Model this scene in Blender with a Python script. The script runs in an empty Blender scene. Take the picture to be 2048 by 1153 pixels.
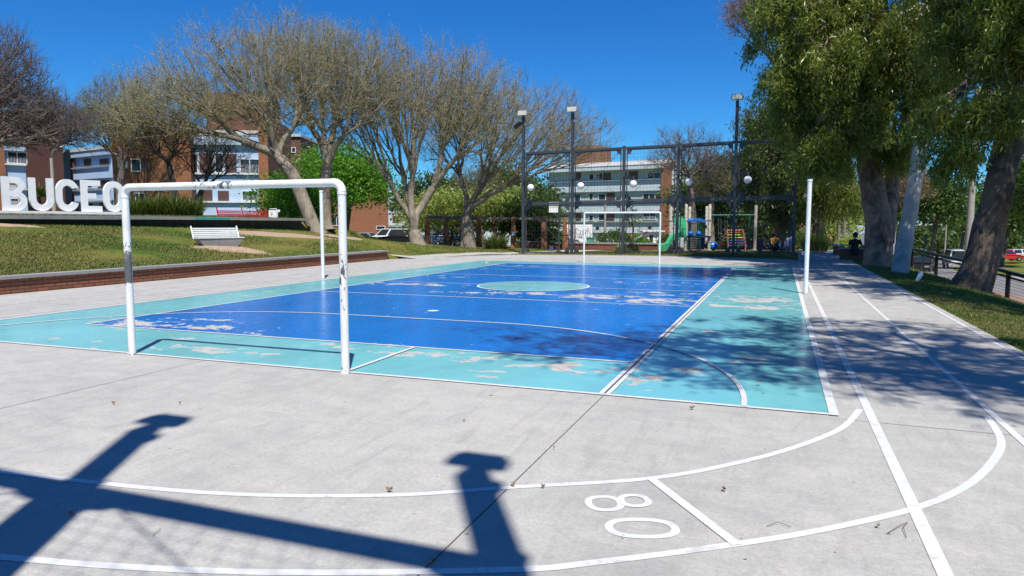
import bpy, bmesh, math, random
import numpy as np
from mathutils import Vector, Matrix, Quaternion
rnd = random.Random(7); rng = np.random.default_rng(7)
C = bpy.context.scene.collection
scene = bpy.context.scene
R = math.radians
# ------------------------------------------------------------------ camera
F_, YAW, PITCH, ROLL, HC = 1419.45, 0.3604, -0.0911, 0.0012, 1.6156   # focal length in photo pixels, angles, eye height
_f = Vector((-math.sin(YAW)*math.cos(PITCH), math.cos(YAW)*math.cos(PITCH), math.sin(PITCH)))
_r0 = Vector((math.cos(YAW), math.sin(YAW), 0)); _u0 = _r0.cross(_f)
_r = math.cos(ROLL)*_r0 + math.sin(ROLL)*_u0; _u = -math.sin(ROLL)*_r0 + math.cos(ROLL)*_u0
CAM = Vector((0, 0, HC))
cam = bpy.data.cameras.new('camera'); camo = bpy.data.objects.new('camera', cam); C.objects.link(camo)
cam.sensor_width = 36; cam.lens = F_/2048*36; cam.clip_start = .05; cam.clip_end = 3000
camo.matrix_world = Matrix(((_r.x, _u.x, -_f.x, 0), (_r.y, _u.y, -_f.y, 0), (_r.z, _u.z, -_f.z, HC), (0, 0, 0, 1)))
scene.camera = camo
# ------------------------------------------------------------------ light
SH = Vector((-.285, .485, 0))            # horizontal shadow of one metre of height
SUN = Vector((-SH.x, -SH.y, 1)).normalized()
world = bpy.data.worlds.new('World'); scene.world = world; world.use_nodes = True
wn = world.node_tree.nodes; sky = wn.new('ShaderNodeTexSky'); sky.sky_type = 'NISHITA'; sky.sun_disc = False
sky.sun_elevation = math.asin(SUN.z); sky.sun_rotation = math.atan2(SUN.x, SUN.y)
sky.altitude = 600; sky.air_density = 1.0; sky.dust_density = 0.0; sky.ozone_density = 3.0
bg = wn['Background']; bg.inputs[1].default_value = .075
hs = wn.new('ShaderNodeHueSaturation'); hs.inputs['Saturation'].default_value = 1.3; world.node_tree.links.new(sky.outputs[0], hs.inputs['Color'])
tint = wn.new('ShaderNodeMix'); tint.data_type = 'RGBA'; tint.blend_type = 'MULTIPLY'; tint.inputs[0].default_value = 1; tint.inputs[7].default_value = (.36, .90, 1.34, 1)
world.node_tree.links.new(hs.outputs[0], tint.inputs[6]); world.node_tree.links.new(tint.outputs[2], bg.inputs[0])
sl = bpy.data.lights.new('sun', 'SUN'); slo = bpy.data.objects.new('sun', sl); C.objects.link(slo)
sl.energy = 5.0; sl.angle = R(.55); sl.color = (1, .95, .87)
slo.rotation_euler = SUN.to_track_quat('Z', 'Y').to_euler(); slo.location = (10, -20, 40)
scene.view_settings.view_transform = 'Standard'; scene.view_settings.look = 'None'
scene.view_settings.exposure = 0.36; scene.view_settings.gamma = 1
scene.cycles.max_bounces = 6; scene.cycles.transparent_max_bounces = 6

# ------------------------------------------------------------------ helpers
def ray(px, py): return _f + _r*((px-1024)/F_) - _u*((py-576.5)/F_)
def at(px, py, d): return CAM + ray(px, py)*d                 # point at depth d metres in front of the eye
def sm(a, b, x): t = min(1, max(0, (x-a)/(b-a))); return t*t*(3-2*t)
def gz(x, y):                                                 # height of the ground
    z = 0.0
    if x < -16.45:
        k = 1 - sm(30, 47, y)
        if x > -24.2:
            u = min(1, (-16.45-x)/7.7)
            of = 1.7*sm(27.7, 31, y); q = max(0, -16.45-of-x)
            u = min(1, q/(7.7-of)); z0 = .33*(1-sm(27.7, 28.6, y)*(1-sm(0, 2.2, q)))
            top = 1.62 - .022*max(0, y-16)
            z = (z0 + (top-.33)*(u**.85))*k
        else:
            z = 1.8*k + (1-k)*.05
            z -= min(1.2, .03*max(0, -24.2-x-6))
    z -= min(1.3, .035*max(0, y-44))
    z += (x+6.5)*.017*sm(34, 37.5, y)*sm(-16, -13, x)*(1-sm(2, 6, x))
    if x > 2.95:
        xr = x-2.95
        z += -min(.05*xr*xr, .95) - sm(2, 5, xr)*.018*min(70, max(0, y-30))
    return z
def gnd(px, py, z=None):
    """the point where a sight line of the photograph meets the terrain"""
    d = ray(px, py); t = 2.0
    while t < 200:
        p = CAM+d*t
        if p.z <= gz(p.x, p.y): break
        t *= 1.004
    return p
def gpt(px, d):                                                # ground point under image column px at depth d
    p = at(px, 445, d); return Vector((p.x, p.y, gz(p.x, p.y)))

class MB:
    def __init__(s): s.v = []; s.f = []
    def add(s, vs, fs):
        o = len(s.v); s.v.extend([tuple(v) for v in vs]); s.f.extend([tuple(i+o for i in f) for f in fs]); return s
    def box(s, c, sz, rz=0, M=None):
        x, y, z = sz[0]/2, sz[1]/2, sz[2]/2
        vs = [Vector((a*x, b*y, e*z)) for a in (-1, 1) for b in (-1, 1) for e in (-1, 1)]
        q = Matrix.Rotation(rz, 3, 'Z') if M is None else M
        c = Vector(c)
        return s.add([c+q@v for v in vs], [(0,1,3,2),(4,6,7,5),(0,4,5,1),(2,3,7,6),(0,2,6,4),(1,5,7,3)])
    def bar(s, a, b, w, h, up=(0, 0, 1)):                       # square bar between two points
        a = Vector(a); b = Vector(b); d = (b-a); L = d.length; d.normalize()
        u = Vector(up)
        if abs(d.dot(u)) > .98: u = Vector((1, 0, 0))
        x = d.cross(u).normalized(); z = x.cross(d)
        M = Matrix((x, d, z)).transposed()
        return s.box((a+b)/2, (w, L, h), M=M)
    def tube(s, pts, rs, n=8, cap=True):
        pts = [Vector(p) for p in pts]
        if not hasattr(rs, '__len__'): rs = [rs]*len(pts)
        o = len(s.v); x = None; N = len(pts)
        for i, p in enumerate(pts):
            d = (pts[min(i+1, N-1)]-pts[max(i-1, 0)])
            if d.length < 1e-9: d = Vector((0, 0, 1))
            d.normalize()
            if x is None:
                a = Vector((0, 0, 1)) if abs(d.z) < .9 else Vector((1, 0, 0)); x = d.cross(a).normalized()
            else:
                x = (x-d*x.dot(d));
                if x.length < 1e-6: x = d.orthogonal()
                x.normalize()
            y = d.cross(x)
            for k in range(n):
                t = 2*math.pi*k/n; q = p+(x*math.cos(t)+y*math.sin(t))*rs[i]; s.v.append((q.x, q.y, q.z))
        for i in range(N-1):
            for k in range(n):
                k2 = (k+1) % n; s.f.append((o+i*n+k, o+i*n+k2, o+(i+1)*n+k2, o+(i+1)*n+k))
        if cap: s.f.append(tuple(o+k for k in range(n-1, -1, -1))); s.f.append(tuple(o+(N-1)*n+k for k in range(n)))
        return s
    def cyl(s, a, b, r0, r1=None, n=16): return s.tube([a, b], [r0, r0 if r1 is None else r1], n)
    def ball(s, c, r, n=16, m=10, sc=(1, 1, 1)):
        c = Vector(c); vs = []; fs = []
        for i in range(m+1):
            t = math.pi*i/m
            for k in range(n):
                p = 2*math.pi*k/n; vs.append(c+Vector((r*sc[0]*math.sin(t)*math.cos(p), r*sc[1]*math.sin(t)*math.sin(p), r*sc[2]*math.cos(t))))
        for i in range(m):
            for k in range(n): fs.append((i*n+k, (i+1)*n+k, (i+1)*n+(k+1) % n, i*n+(k+1) % n))
        return s.add(vs, fs)
    def prism(s, pts, off):                                     # polygon pts (3D) extruded by off
        off = Vector(off); n = len(pts); pts = [Vector(p) for p in pts]
        return s.add(pts+[p+off for p in pts], [tuple(range(n-1, -1, -1)), tuple(range(n, 2*n))]+[(k, (k+1) % n, n+(k+1) % n, n+k) for k in range(n)])
    def quad(s, a, b, c, d): return s.add([a, b, c, d], [(0, 1, 2, 3)])
    def build(s, name, mat, parent=None, smooth=False, local=False):
        me = bpy.data.meshes.new(name); V = s.v
        if parent is not None and not local:
            o = wloc(parent); V = [(v[0]-o.x, v[1]-o.y, v[2]-o.z) for v in V]
        me.from_pydata(V, [], s.f)
        if smooth == 'auto':
            me.shade_smooth(); me.set_sharp_from_angle(angle=R(35))
        elif smooth: me.shade_smooth()
        me.materials.append(mat); ob = bpy.data.objects.new(name, me); C.objects.link(ob)
        if parent is not None: ob.parent = parent
        return ob
def wloc(o):
    v = Vector(o.location)
    while o.parent is not None: o = o.parent; v = v+Vector(o.location)
    return v
def fast(name, V, Fq, mat, parent=None, smooth=False):          # numpy arrays -> mesh object (faces of equal size)
    V = np.asarray(V, dtype=np.float32); Fq = np.asarray(Fq, dtype=np.int32)
    if parent is not None: V = V-np.array(wloc(parent), dtype=np.float32)
    me = bpy.data.meshes.new(name); k = Fq.shape[1]
    me.vertices.add(len(V)); me.vertices.foreach_set('co', V.ravel())
    me.loops.add(Fq.size); me.loops.foreach_set('vertex_index', Fq.ravel())
    me.polygons.add(len(Fq)); me.polygons.foreach_set('loop_start', np.arange(0, Fq.size, k, dtype=np.int32))
    me.update(calc_edges=True); me.validate(); 
    if smooth: me.shade_smooth()
    me.materials.append(mat); ob = bpy.data.objects.new(name, me); C.objects.link(ob)
    if parent is not None: ob.parent = parent
    return ob
def tag(o, label=None, cat=None, group=None, kind=None):
    if label: o['label'] = label
    if cat: o['category'] = cat
    if group: o['group'] = group
    if kind: o['kind'] = kind
    return o
def thing(name, label, cat, loc=(0, 0, 0), group=None, rz=0):
    o = bpy.data.objects.new(name, None); C.objects.link(o); o.location = loc; o.rotation_euler = (0, 0, rz); o.empty_display_size = .3
    return tag(o, label, cat, group)
def struct(o): o['kind'] = 'structure'; return o
def copy_tree(o, parent=None):
    c = o.copy(); C.objects.link(c); c.parent = parent
    for ch in [x for x in scene.objects if x.parent == o]: copy_tree(ch, c)
    return c

# ------------------------------------------------------------------ materials
class NT:
    def __init__(s, name):
        s.m = bpy.data.materials.new(name); s.m.use_nodes = True; s.t = s.m.node_tree; s.n = s.t.nodes; s.b = s.n['Principled BSDF']
    def new(s, typ, **kw):
        n = s.n.new(typ)
        for k, v in kw.items(): setattr(n, k, v)
        return n
    def link(s, a, b): s.t.links.new(a, b)
    def obj(s): 
        n = s.new('ShaderNodeTexCoord'); return n.outputs['Object']
    def pos(s): return s.new('ShaderNodeNewGeometry').outputs['Position']
    def map(s, v, sc=(1, 1, 1), rot=(0, 0, 0), loc=(0, 0, 0)):
        n = s.new('ShaderNodeMapping'); n.inputs['Scale'].default_value = sc; n.inputs['Rotation'].default_value = rot; n.inputs['Location'].default_value = loc
        s.link(v, n.inputs[0]); return n.outputs[0]
    def noise(s, v, scale, det=4, rough=.55, dist=0):
        n = s.new('ShaderNodeTexNoise'); n.inputs['Scale'].default_value = scale; n.inputs['Detail'].default_value = det
        n.inputs['Roughness'].default_value = rough; n.inputs['Distortion'].default_value = dist
        if v is not None: s.link(v, n.inputs['Vector'])
        return n.outputs[0]
    def ramp(s, f, stops, interp='LINEAR'):
        n = s.new('ShaderNodeValToRGB'); r = n.color_ramp; r.interpolation = interp
        while len(r.elements) < len(stops): r.elements.new(.5)
        for e, (p, c) in zip(r.elements, stops):
            e.position = p; e.color = (c, c, c, 1) if not hasattr(c, '__len__') else (*c, 1)
        s.link(f, n.inputs[0]); return n.outputs[0]
    def mix(s, f, a, b, typ='MIX'):
        n = s.new('ShaderNodeMix', data_type='RGBA', blend_type=typ)
        for i, v in ((0, f), (6, a), (7, b)):
            if hasattr(v, 'is_linked'): s.link(v, n.inputs[i])
            elif hasattr(v, '__len__'): n.inputs[i].default_value = (*v, 1)
            else: n.inputs[i].default_value = v
        return n.outputs[2]
    def math(s, op, a, b=None):
        n = s.new('ShaderNodeMath', operation=op)
        for i, v in ((0, a), (1, b)):
            if v is None: continue
            if hasattr(v, 'is_linked'): s.link(v, n.inputs[i])
            else: n.inputs[i].default_value = v
        return n.outputs[0]
    def bump(s, h, st=.3, dist=.02):
        n = s.new('ShaderNodeBump'); n.inputs['Strength'].default_value = st; n.inputs['Distance'].default_value = dist
        s.link(h, n.inputs['Height']); s.link(n.outputs[0], s.b.inputs['Normal'])
    def col(s, c):
        if hasattr(c, 'is_linked'): s.link(c, s.b.inputs['Base Color'])
        else: s.b.inputs['Base Color'].default_value = (*c, 1)
    def set(s, **kw):
        for k, v in kw.items():
            i = s.b.inputs[k.replace('_', ' ')]
            if hasattr(v, 'is_linked'): s.link(v, i)
            else: i.default_value = v
        return s.m
def simple(name, c, rough=.6, metal=0, var=.15, scale=6, bump=0, **kw):
    t = NT(name); n = t.noise(t.obj(), scale, 5)
    t.col(t.mix(t.ramp(n, [(.3, 0), (.7, 1)]), tuple(x*(1-var) for x in c), tuple(min(1, x*(1+var)) for x in c)))
    if bump: t.bump(n, bump, .01)
    return t.set(Roughness=rough, Metallic=metal, **kw)
def brick_mat(name, c1, c2, mortar, bw=.24, bh=.075, msz=.012, stain=0):
    t = NT(name); p = t.obj(); sx = t.new('ShaderNodeSeparateXYZ'); t.link(p, sx.inputs[0])
    cx = t.new('ShaderNodeCombineXYZ'); t.link(t.math('ADD', sx.outputs[0], sx.outputs[1]), cx.inputs[0]); t.link(sx.outputs[2], cx.inputs[1])
    wob = t.noise(p, 3, 3); 
    b = t.new('ShaderNodeTexBrick'); t.link(cx.outputs[0], b.inputs['Vector'])
    b.inputs['Color1'].default_value = (*c1, 1); b.inputs['Color2'].default_value = (*c2, 1); b.inputs['Mortar'].default_value = (*mortar, 1)
    b.inputs['Scale'].default_value = 1; b.inputs['Brick Width'].default_value = bw; b.inputs['Row Height'].default_value = bh
    b.inputs['Mortar Size'].default_value = msz; b.inputs['Mortar Smooth'].default_value = .3; b.inputs['Bias'].default_value = -.2
    c = t.mix(t.ramp(wob, [(.35, .0), (.75, .45)]), b.outputs[0], tuple(x*.55 for x in c1))
    n2 = t.noise(p, 40, 3); c = t.mix(.25, c, t.ramp(n2, [(.3, .03), (.7, .5)]), 'OVERLAY')
    t.col(c); t.bump(t.math('SUBTRACT', t.math('MULTIPLY', n2, .3), b.outputs[1]), .6, .012)
    return t.set(Roughness=.85)

def concrete_mat(name, c=(.43, .42, .385), amt=1.0):
    t = NT(name); p = t.pos()
    big = t.noise(t.map(p, (.5, .22, 1), (0, 0, .25)), 1.1, 6, .6, .6)
    mid = t.noise(t.map(p, (1, 1.8, 1), (0, 0, .5)), 2.6, 8, .65, .4)
    fine = t.noise(p, 160, 4, .7)
    streak = t.noise(t.map(p, (3.5, .7, 1), (0, 0, .9)), 2.2, 6, .7, .8)
    k = t.mix(t.ramp(big, [(.32, 0), (.68, 1)]), tuple(x*.86 for x in c), tuple(x*1.06 for x in c))
    k = t.mix(t.ramp(mid, [(.36, .0), (.66, .75)]), k, tuple(x*y for x, y in zip(c, (1.22, 1.20, 1.16))))
    k = t.mix(t.ramp(streak, [(.50, 0), (.72, .65)]), k, tuple(x*y for x, y in zip(c, (.80, .78, .75))))
    k = t.mix(.5, k, t.ramp(fine, [(.3, .2), (.7, .78)]), 'OVERLAY'); gr = t.noise(p, 34, 5, .75); k = t.mix(.3, k, t.ramp(gr, [(.35, .28), (.65, .68)]), 'OVERLAY')
    st2 = t.noise(t.map(p, (.35, 1.0, 1), (0, 0, .15)), 1.0, 3, .5, 1.0); k = t.mix(t.ramp(st2, [(.54, 0), (.70, .28)]), k, tuple(x*.74 for x in c))
    spot = t.new('ShaderNodeTexVoronoi'); spot.inputs['Scale'].default_value = 2.3; spot.inputs['Randomness'].default_value = 1; t.link(p, spot.inputs['Vector'])
    k = t.mix(t.ramp(spot.outputs['Distance'], [(.018, .75), (.034, 0)]), k, (.11, .11, .105))
    t.col(k); t.bump(t.math('ADD', fine, t.math('MULTIPLY', mid, .8)), .22, .006)
    return t.set(Roughness=t.ramp(big, [(.3, .62), (.7, .82)]), Specular_IOR_Level=.35)

def paint_mat(name, c):
    t = NT(name); p = t.pos()
    at_ = t.new('ShaderNodeAttribute', attribute_name='wear')
    n = t.noise(t.map(p, (1.0, 1.5, 1), (0, 0, -.35)), 2.4, 10, .66, .3)
    n3 = t.noise(t.map(p, (1, 1.6, 1)), 7, 7, .65)
    s = t.math('ADD', t.math('ADD', n, t.math('MULTIPLY', at_.outputs['Fac'], 1)), t.math('MULTIPLY', t.math('SUBTRACT', n3, .5), .26))
    mask = t.ramp(s, [(.642, 0), (.649, 1)])
    scr = t.noise(t.map(p, (1, 9, 1), (0, 0, .6)), 6, 6, .8, .2)
    sp = t.new('ShaderNodeTexVoronoi'); sp.inputs['Scale'].default_value = 3.1; t.link(t.map(p, (1, 1.4, 1)), sp.inputs['Vector'])
    chips = t.math('MULTIPLY', t.ramp(sp.outputs['Distance'], [(.03, 1), (.05, 0)]), t.ramp(n, [(.5, 0), (.55, 1)]))
    tone = t.noise(t.map(p, (.6, .25, 1), (0, 0, .3)), 1.5, 5, .6, .5)
    k = t.mix(t.ramp(tone, [(.3, 0), (.7, 1)]), tuple(x*.86 for x in c), tuple(min(1, x*1.10) for x in c))
    k = t.mix(t.ramp(scr, [(.68, 0), (.80, .16)]), k, (.75, .8, .85))
    bare = t.mix(t.noise(p, 9, 5, .6), (.33, .315, .285), (.50, .48, .44))
    m2 = t.math('MAXIMUM', mask, chips)
    k = t.mix(m2, k, bare)
    t.col(k)
    rr = t.mix(m2, t.ramp(t.noise(p, 5, 4), [(.3, .17), (.7, .29)]), (.8, .8, .8))
    t.link(rr, t.b.inputs['Roughness'])
    h = t.math('SUBTRACT', t.math('MULTIPLY', t.noise(p, 3.2, 3), .6), t.math('MULTIPLY', m2, .15))
    t.bump(h, .05, .012)
    return t.set(Specular_IOR_Level=.6)

def line_mat():
    t = NT('white_line_paint'); p = t.pos(); n = t.noise(p, 7, 8, .7, .3)
    k = t.mix(t.noise(p, 1.3, 4), (.52, .53, .52), (.70, .71, .70))
    k = t.mix(t.ramp(n, [(.555, 0), (.63, .75)]), k, (.42, .415, .40)); t.col(k)
    return t.set(Roughness=.5)

def leaf_mat(name, c1, c2, trans=.35, rough=.5, yell=None, sc=.6):
    t = NT(name); p = t.pos(); n = t.noise(p, sc, 3); r = t.new('ShaderNodeNewGeometry').outputs['Random Per Island']
    k = t.mix(r, c1, c2)
    if yell: k = t.mix(t.ramp(t.noise(p, .9, 3), [(.5, 0), (.72, .8)]), k, yell)
    t.col(k)
    tr = t.new('ShaderNodeBsdfTranslucent'); t.link(t.mix(.5, k, (c2[0]*1.6, c2[1]*1.6, c2[2]*.8)), tr.inputs[0])
    mx = t.new('ShaderNodeMixShader'); mx.inputs[0].default_value = trans
    t.link(t.b.outputs[0], mx.inputs[1]); t.link(tr.outputs[0], mx.inputs[2]); t.link(mx.outputs[0], t.n['Material Output'].inputs[0])
    return t.set(Roughness=rough, Specular_IOR_Level=.4)
def bark_mat(name, c1, c2, c3, sc=2.5, st=.5, stretch=.25):
    t = NT(name); p = t.pos(); n = t.noise(t.map(p, (1, 1, stretch)), sc, 7, .65, 1.2); n2 = t.noise(p, sc*.35, 3)
    k = t.ramp(n, [(.3, c1), (.5, c2), (.7, c3)]); k = t.mix(t.ramp(n2, [(.45, 0), (.65, .5)]), k, c3)
    t.col(k); t.bump(t.math('ADD', n, t.math('MULTIPLY', t.noise(t.map(p, (1, 1, .4)), sc*6, 4), .4)), st, .09); return t.set(Roughness=.9)
def grass_mat(name, dry=1.0):
    t = NT(name); p = t.pos(); a = t.noise(p, .33, 5, .6, .3); b = t.noise(p, 3.0, 6, .7); c = t.noise(p, 60, 3)
    g = t.mix(t.ramp(b, [(.3, 0), (.7, 1)]), (.045, .085, .012), (.11, .16, .02))
    k = t.mix(t.ramp(a, [(.38, 0), (.58, .62*dry)]), g, (.22, .18, .05))
    k = t.mix(.6, k, t.ramp(c, [(.3, .15), (.7, .8)]), 'OVERLAY')
    t.col(k); t.bump(t.math('ADD', c, b), .6, .04); return t.set(Roughness=.9, Specular_IOR_Level=.15)
def blade_mat(name, dry=1.0):
    t = NT(name); p = t.pos(); a = t.noise(p, .33, 5, .6, .3); r = t.new('ShaderNodeNewGeometry').outputs['Random Per Island']
    g = t.mix(r, (.06, .12, .014), (.15, .22, .03)); k = t.mix(t.ramp(a, [(.38, 0), (.58, .62*dry)]), g, (.29, .245, .07))
    k = t.mix(t.ramp(r, [(.86, 0), (.9, .8)]), k, (.34, .29, .13))
    t.col(k); tr = t.new('ShaderNodeBsdfTranslucent'); t.link(k, tr.inputs[0]); mx = t.new('ShaderNodeMixShader'); mx.inputs[0].default_value = .3
    t.link(t.b.outputs[0], mx.inputs[1]); t.link(tr.outputs[0], mx.inputs[2]); t.link(mx.outputs[0], t.n['Material Output'].inputs[0])
    return t.set(Roughness=.7)
def white_pipe_mat():
    t = NT('chipped_white_paint'); p = t.obj()
    w = t.new('ShaderNodeAttribute', attribute_name='wear').outputs['Fac']
    n = t.noise(t.map(p, (1, 1, .45)), 9, 7, .6, .5); n2 = t.noise(t.map(p, (1, 1, .7)), 38, 3, .5)
    m = t.math('MAXIMUM', t.ramp(t.math('ADD', n, w), [(.70, 0), (.71, 1)]), t.ramp(t.math('ADD', n2, t.math('MULTIPLY', w, .35)), [(.69, 0), (.70, 1)]))
    k = t.mix(m, t.mix(t.noise(p, 4, 4), (.68, .68, .66), (.82, .82, .80)), t.mix(n2, (.05, .06, .07), (.16, .16, .16)))
    k = t.mix(t.ramp(t.noise(p, 3, 6), [(.5, 0), (.75, .35)]), k, (.42, .36, .28)); t.col(k); t.bump(m, -.4, .003)
    return t.set(Roughness=.42)

M = dict(
    concrete=concrete_mat('court_concrete', (.378, .372, .352)), path=concrete_mat('path_concrete', (.40, .39, .36)),
    teal=paint_mat('teal_court_paint', (.17, .485, .52)), blue=paint_mat('blue_court_paint', (.001, .155, .53)),
    line=line_mat(), joint=simple('dark_joint', (.07, .065, .06), .9),  # joints and crack drawn in one dark colour
    grass=grass_mat('lawn_soil'), blade=blade_mat('grass_blade'), soil=simple('bare_soil', (.34, .24, .16), .95, var=.2, scale=5, bump=.4),
    brick=brick_mat('old_red_brick', (.36, .12, .05), (.20, .07, .035), (.075, .05, .04), .30, .088, .016),
    brick2=brick_mat('orange_brick', (.43, .145, .055), (.29, .09, .036), (.27, .17, .10), .25, .075, .014),
    brick3=brick_mat('dark_brick', (.21, .07, .045), (.15, .05, .035), (.13, .09, .07), .25, .075, .012),
    cap=concrete_mat('cap_concrete', (.27, .27, .265)), cappale=concrete_mat('ledge_concrete', (.30, .295, .285)),
    pipe=white_pipe_mat(), steel=simple('dark_grey_steel', (.052, .058, .068), .45, .2, var=.12, scale=9),
    white=simple('white_paint', (.8, .8, .79), .5, var=.05), lens=simple('lamp_glass', (.62, .6, .5), .15), globe=simple('opal_globe', (.78, .79, .82), .12),
    alum=simple('lamp_aluminium', (.35, .35, .35), .4, .6), wire=simple('mesh_wire', (.05, .052, .055), .5, .4),
    redp=simple('red_bench_paint', (.33, .018, .022), .35, var=.1), black=simple('black_steel', (.012, .012, .014), .4),
    bwall=simple('pale_blue_render', (.42, .55, .73), .8, var=.07, scale=.8), blue2=simple('grey_blue_render', (.36, .46, .60), .8, var=.08, scale=.8),
    mint=simple('pale_mint_render', (.52, .60, .61), .85, var=.07, scale=.7), sage=simple('sage_render', (.40, .48, .38), .85, var=.07, scale=.7),
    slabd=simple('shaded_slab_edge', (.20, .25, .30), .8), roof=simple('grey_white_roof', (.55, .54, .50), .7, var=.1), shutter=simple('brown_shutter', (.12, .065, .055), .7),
    glass=simple('window_glass', (.03, .035, .045), .08), frame=simple('white_window_frame', (.7, .7, .7), .5),
    asphalt=simple('asphalt', (.25, .25, .25), .9, var=.15, scale=2.5, bump=.2), paver=simple('pink_pavers', (.36, .22, .17), .9, var=.12, scale=4),
    wood=simple('weathered_timber', (.20, .17, .14), .9, var=.25, scale=8), pole=simple('pole_concrete', (.33, .31, .27), .9, var=.12, scale=3),
    rubber=simple('tyre_rubber', (.015, .015, .016), .8), trim=simple('black_trim', (.02, .02, .02), .5),
    plum=simple('playground_mat', (.17, .10, .12), .9), gslide=simple('green_plastic', (.06, .42, .19), .3, var=.05), bplast=simple('blue_plastic', (.01, .13, .48), .3, var=.05),
    dblue=simple('navy_panel', (.01, .02, .11), .5), beige=simple('beige_post', (.46, .42, .34), .6), gpaint=simple('green_bar_paint', (.02, .15, .09), .5),
    pink=simple('pink_bar_paint', (.62, .16, .20), .5), yel=simple('yellow_plastic', (.70, .45, .02), .4), ora=simple('orange_plastic', (.6, .15, .02), .4), lime=simple('lime_plastic', (.2, .5, .05), .4),
    sky=simple('light_blue_plastic', (.05, .30, .60), .4),
)

# ------------------------------------------------------------------ ground
def axis(lo, hi, f0, f1, fine, extra):
    a = list(np.arange(f0, f1+1e-6, fine)); s = fine*2
    x = f1
    while x < hi: x += s; s *= 1.22; a.append(x)
    x = f0; s = fine*2
    while x > lo: x -= s; s *= 1.22; a.append(x)
    return sorted(set([round(v, 3) for v in a+extra]))
xs = axis(-700, 700, -30, 12, .6, [-16.34, -16.5, -24.1, -24.5]); ys = axis(-300, 900, -4, 62, .8, [27.7])
V = [(x, y, gz(x, y)-.03 + (.05*math.sin(x*1.3)*math.sin(y*.9)*sm(-16.6, -18, x) if x > -24 else 0)) for y in ys for x in xs]
nx = len(xs); Fq = [(j*nx+i, j*nx+i+1, (j+1)*nx+i+1, (j+1)*nx+i) for j in range(len(ys)-1) for i in range(nx-1)]
struct(fast('ground', V, Fq, M['grass'], smooth=True))
# concrete slab under the court
SLAB = [(2.93, -12), (2.93, 33.6), (.9, 33.3), (.3, 34.3), (-1.2, 34.9), (-3.5, 35.3), (-6, 35.5), (-9, 35.2), (-11.5, 34.6), (-13.2, 33.6), (-14.5, 32.0), (-15.2, 30.2), (-16.3, 27.9), (-16.3, -12)]
m = MB(); m.prism([(x, y, -.12) for x, y in SLAB], (0, 0, .12)); struct(m.build('court_slab', M['concrete']))
def strip(name, pts, w, mat, dz=.006, z=None, seg=1.0):          # flat ribbon following the ground
    m = MB(); P = []
    for a, b in zip(pts, pts[1:]):
        n = max(1, int(math.dist(a, b)/seg))
        P += [(a[0]+(b[0]-a[0])*i/n, a[1]+(b[1]-a[1])*i/n) for i in range(n)]
    P.append(pts[-1]); L = []
    for i, p in enumerate(P):
        a = P[max(0, i-1)]; b = P[min(len(P)-1, i+1)]; d = math.dist(a, b); nx_, ny_ = -(b[1]-a[1])/d, (b[0]-a[0])/d
        ww = w(i/(len(P)-1)) if callable(w) else w
        for s_ in (1, -1):
            x, y = p[0]+nx_*s_*ww/2, p[1]+ny_*s_*ww/2; L.append((x, y, (gz(x, y) if z is None else z)+dz))
    for i in range(len(P)-1): m.f.append((2*i, 2*i+1, 2*i+3, 2*i+2))
    m.v = L; return m.build(name, mat)
struct(strip('path', [(-16.4, 28.6), (-16.1, 31.5), (-15.4, 34.6), (-13.4, 38.6), (-12, 43), (-11.6, 48), (-11, 58)], lambda t: 2.2+2.2*sm(.3, .8, t), M['path'], 0))
struct(strip('track_extension', [(1.9, 33.7), (1.95, 38), (2.2, 46), (2.6, 60)], lambda t: 2.2+.0*t, M['path'], 0))
struct(strip('playground_ground', [(-7.5, 42.6), (2.2, 42.6)], 7.2, M['plum'], .004))
struct(strip('sidewalk', [(8.3, 8), (8.05, 20), (7.6, 27), (6.9, 33), (6.3, 40), (5.9, 50)], 1.5, M['paver'], .0))
struct(strip('road', [(11.6, 6), (11, 25), (10.1, 35), (10.2, 48), (12.0, 70), (15.4, 95), (26, 150)], lambda t: 5.6+1.2*t, M['asphalt'], .004, seg=1.5))
struct(strip('car_park', [(-62, 74), (12, 60)], 9, M['asphalt'], .004))
# painted court, with its wear stored as a smooth attribute
def sheet(name, x0, x1, y0, y1, mat, z, blobs, hole=None, step=.12):
    nx_ = int((x1-x0)/step)+1; ny_ = int((y1-y0)/step)+1; X = np.linspace(x0, x1, nx_); Y = np.linspace(y0, y1, ny_)
    gx, gy = np.meshgrid(X, Y); V = np.stack([gx.ravel(), gy.ravel(), np.full(gx.size, z)], 1)
    i = np.arange(nx_-1)[None, :]; j = np.arange(ny_-1)[:, None]; a = (j*nx_+i).ravel(); Fq = np.stack([a, a+1, a+nx_+1, a+nx_], 1)
    ob = fast(name, V, Fq, mat); w = np.full(len(V), -.045)
    for bx, by, sx, sy, k in blobs: w = np.maximum(w, -.045+k*np.exp(-((V[:, 0]-bx)/sx)**2-((V[:, 1]-by)/sy)**2))
    ob.data.attributes.new('wear', 'FLOAT', 'POINT').data.foreach_set('value', w.astype(np.float32)); return struct(ob)
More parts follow.
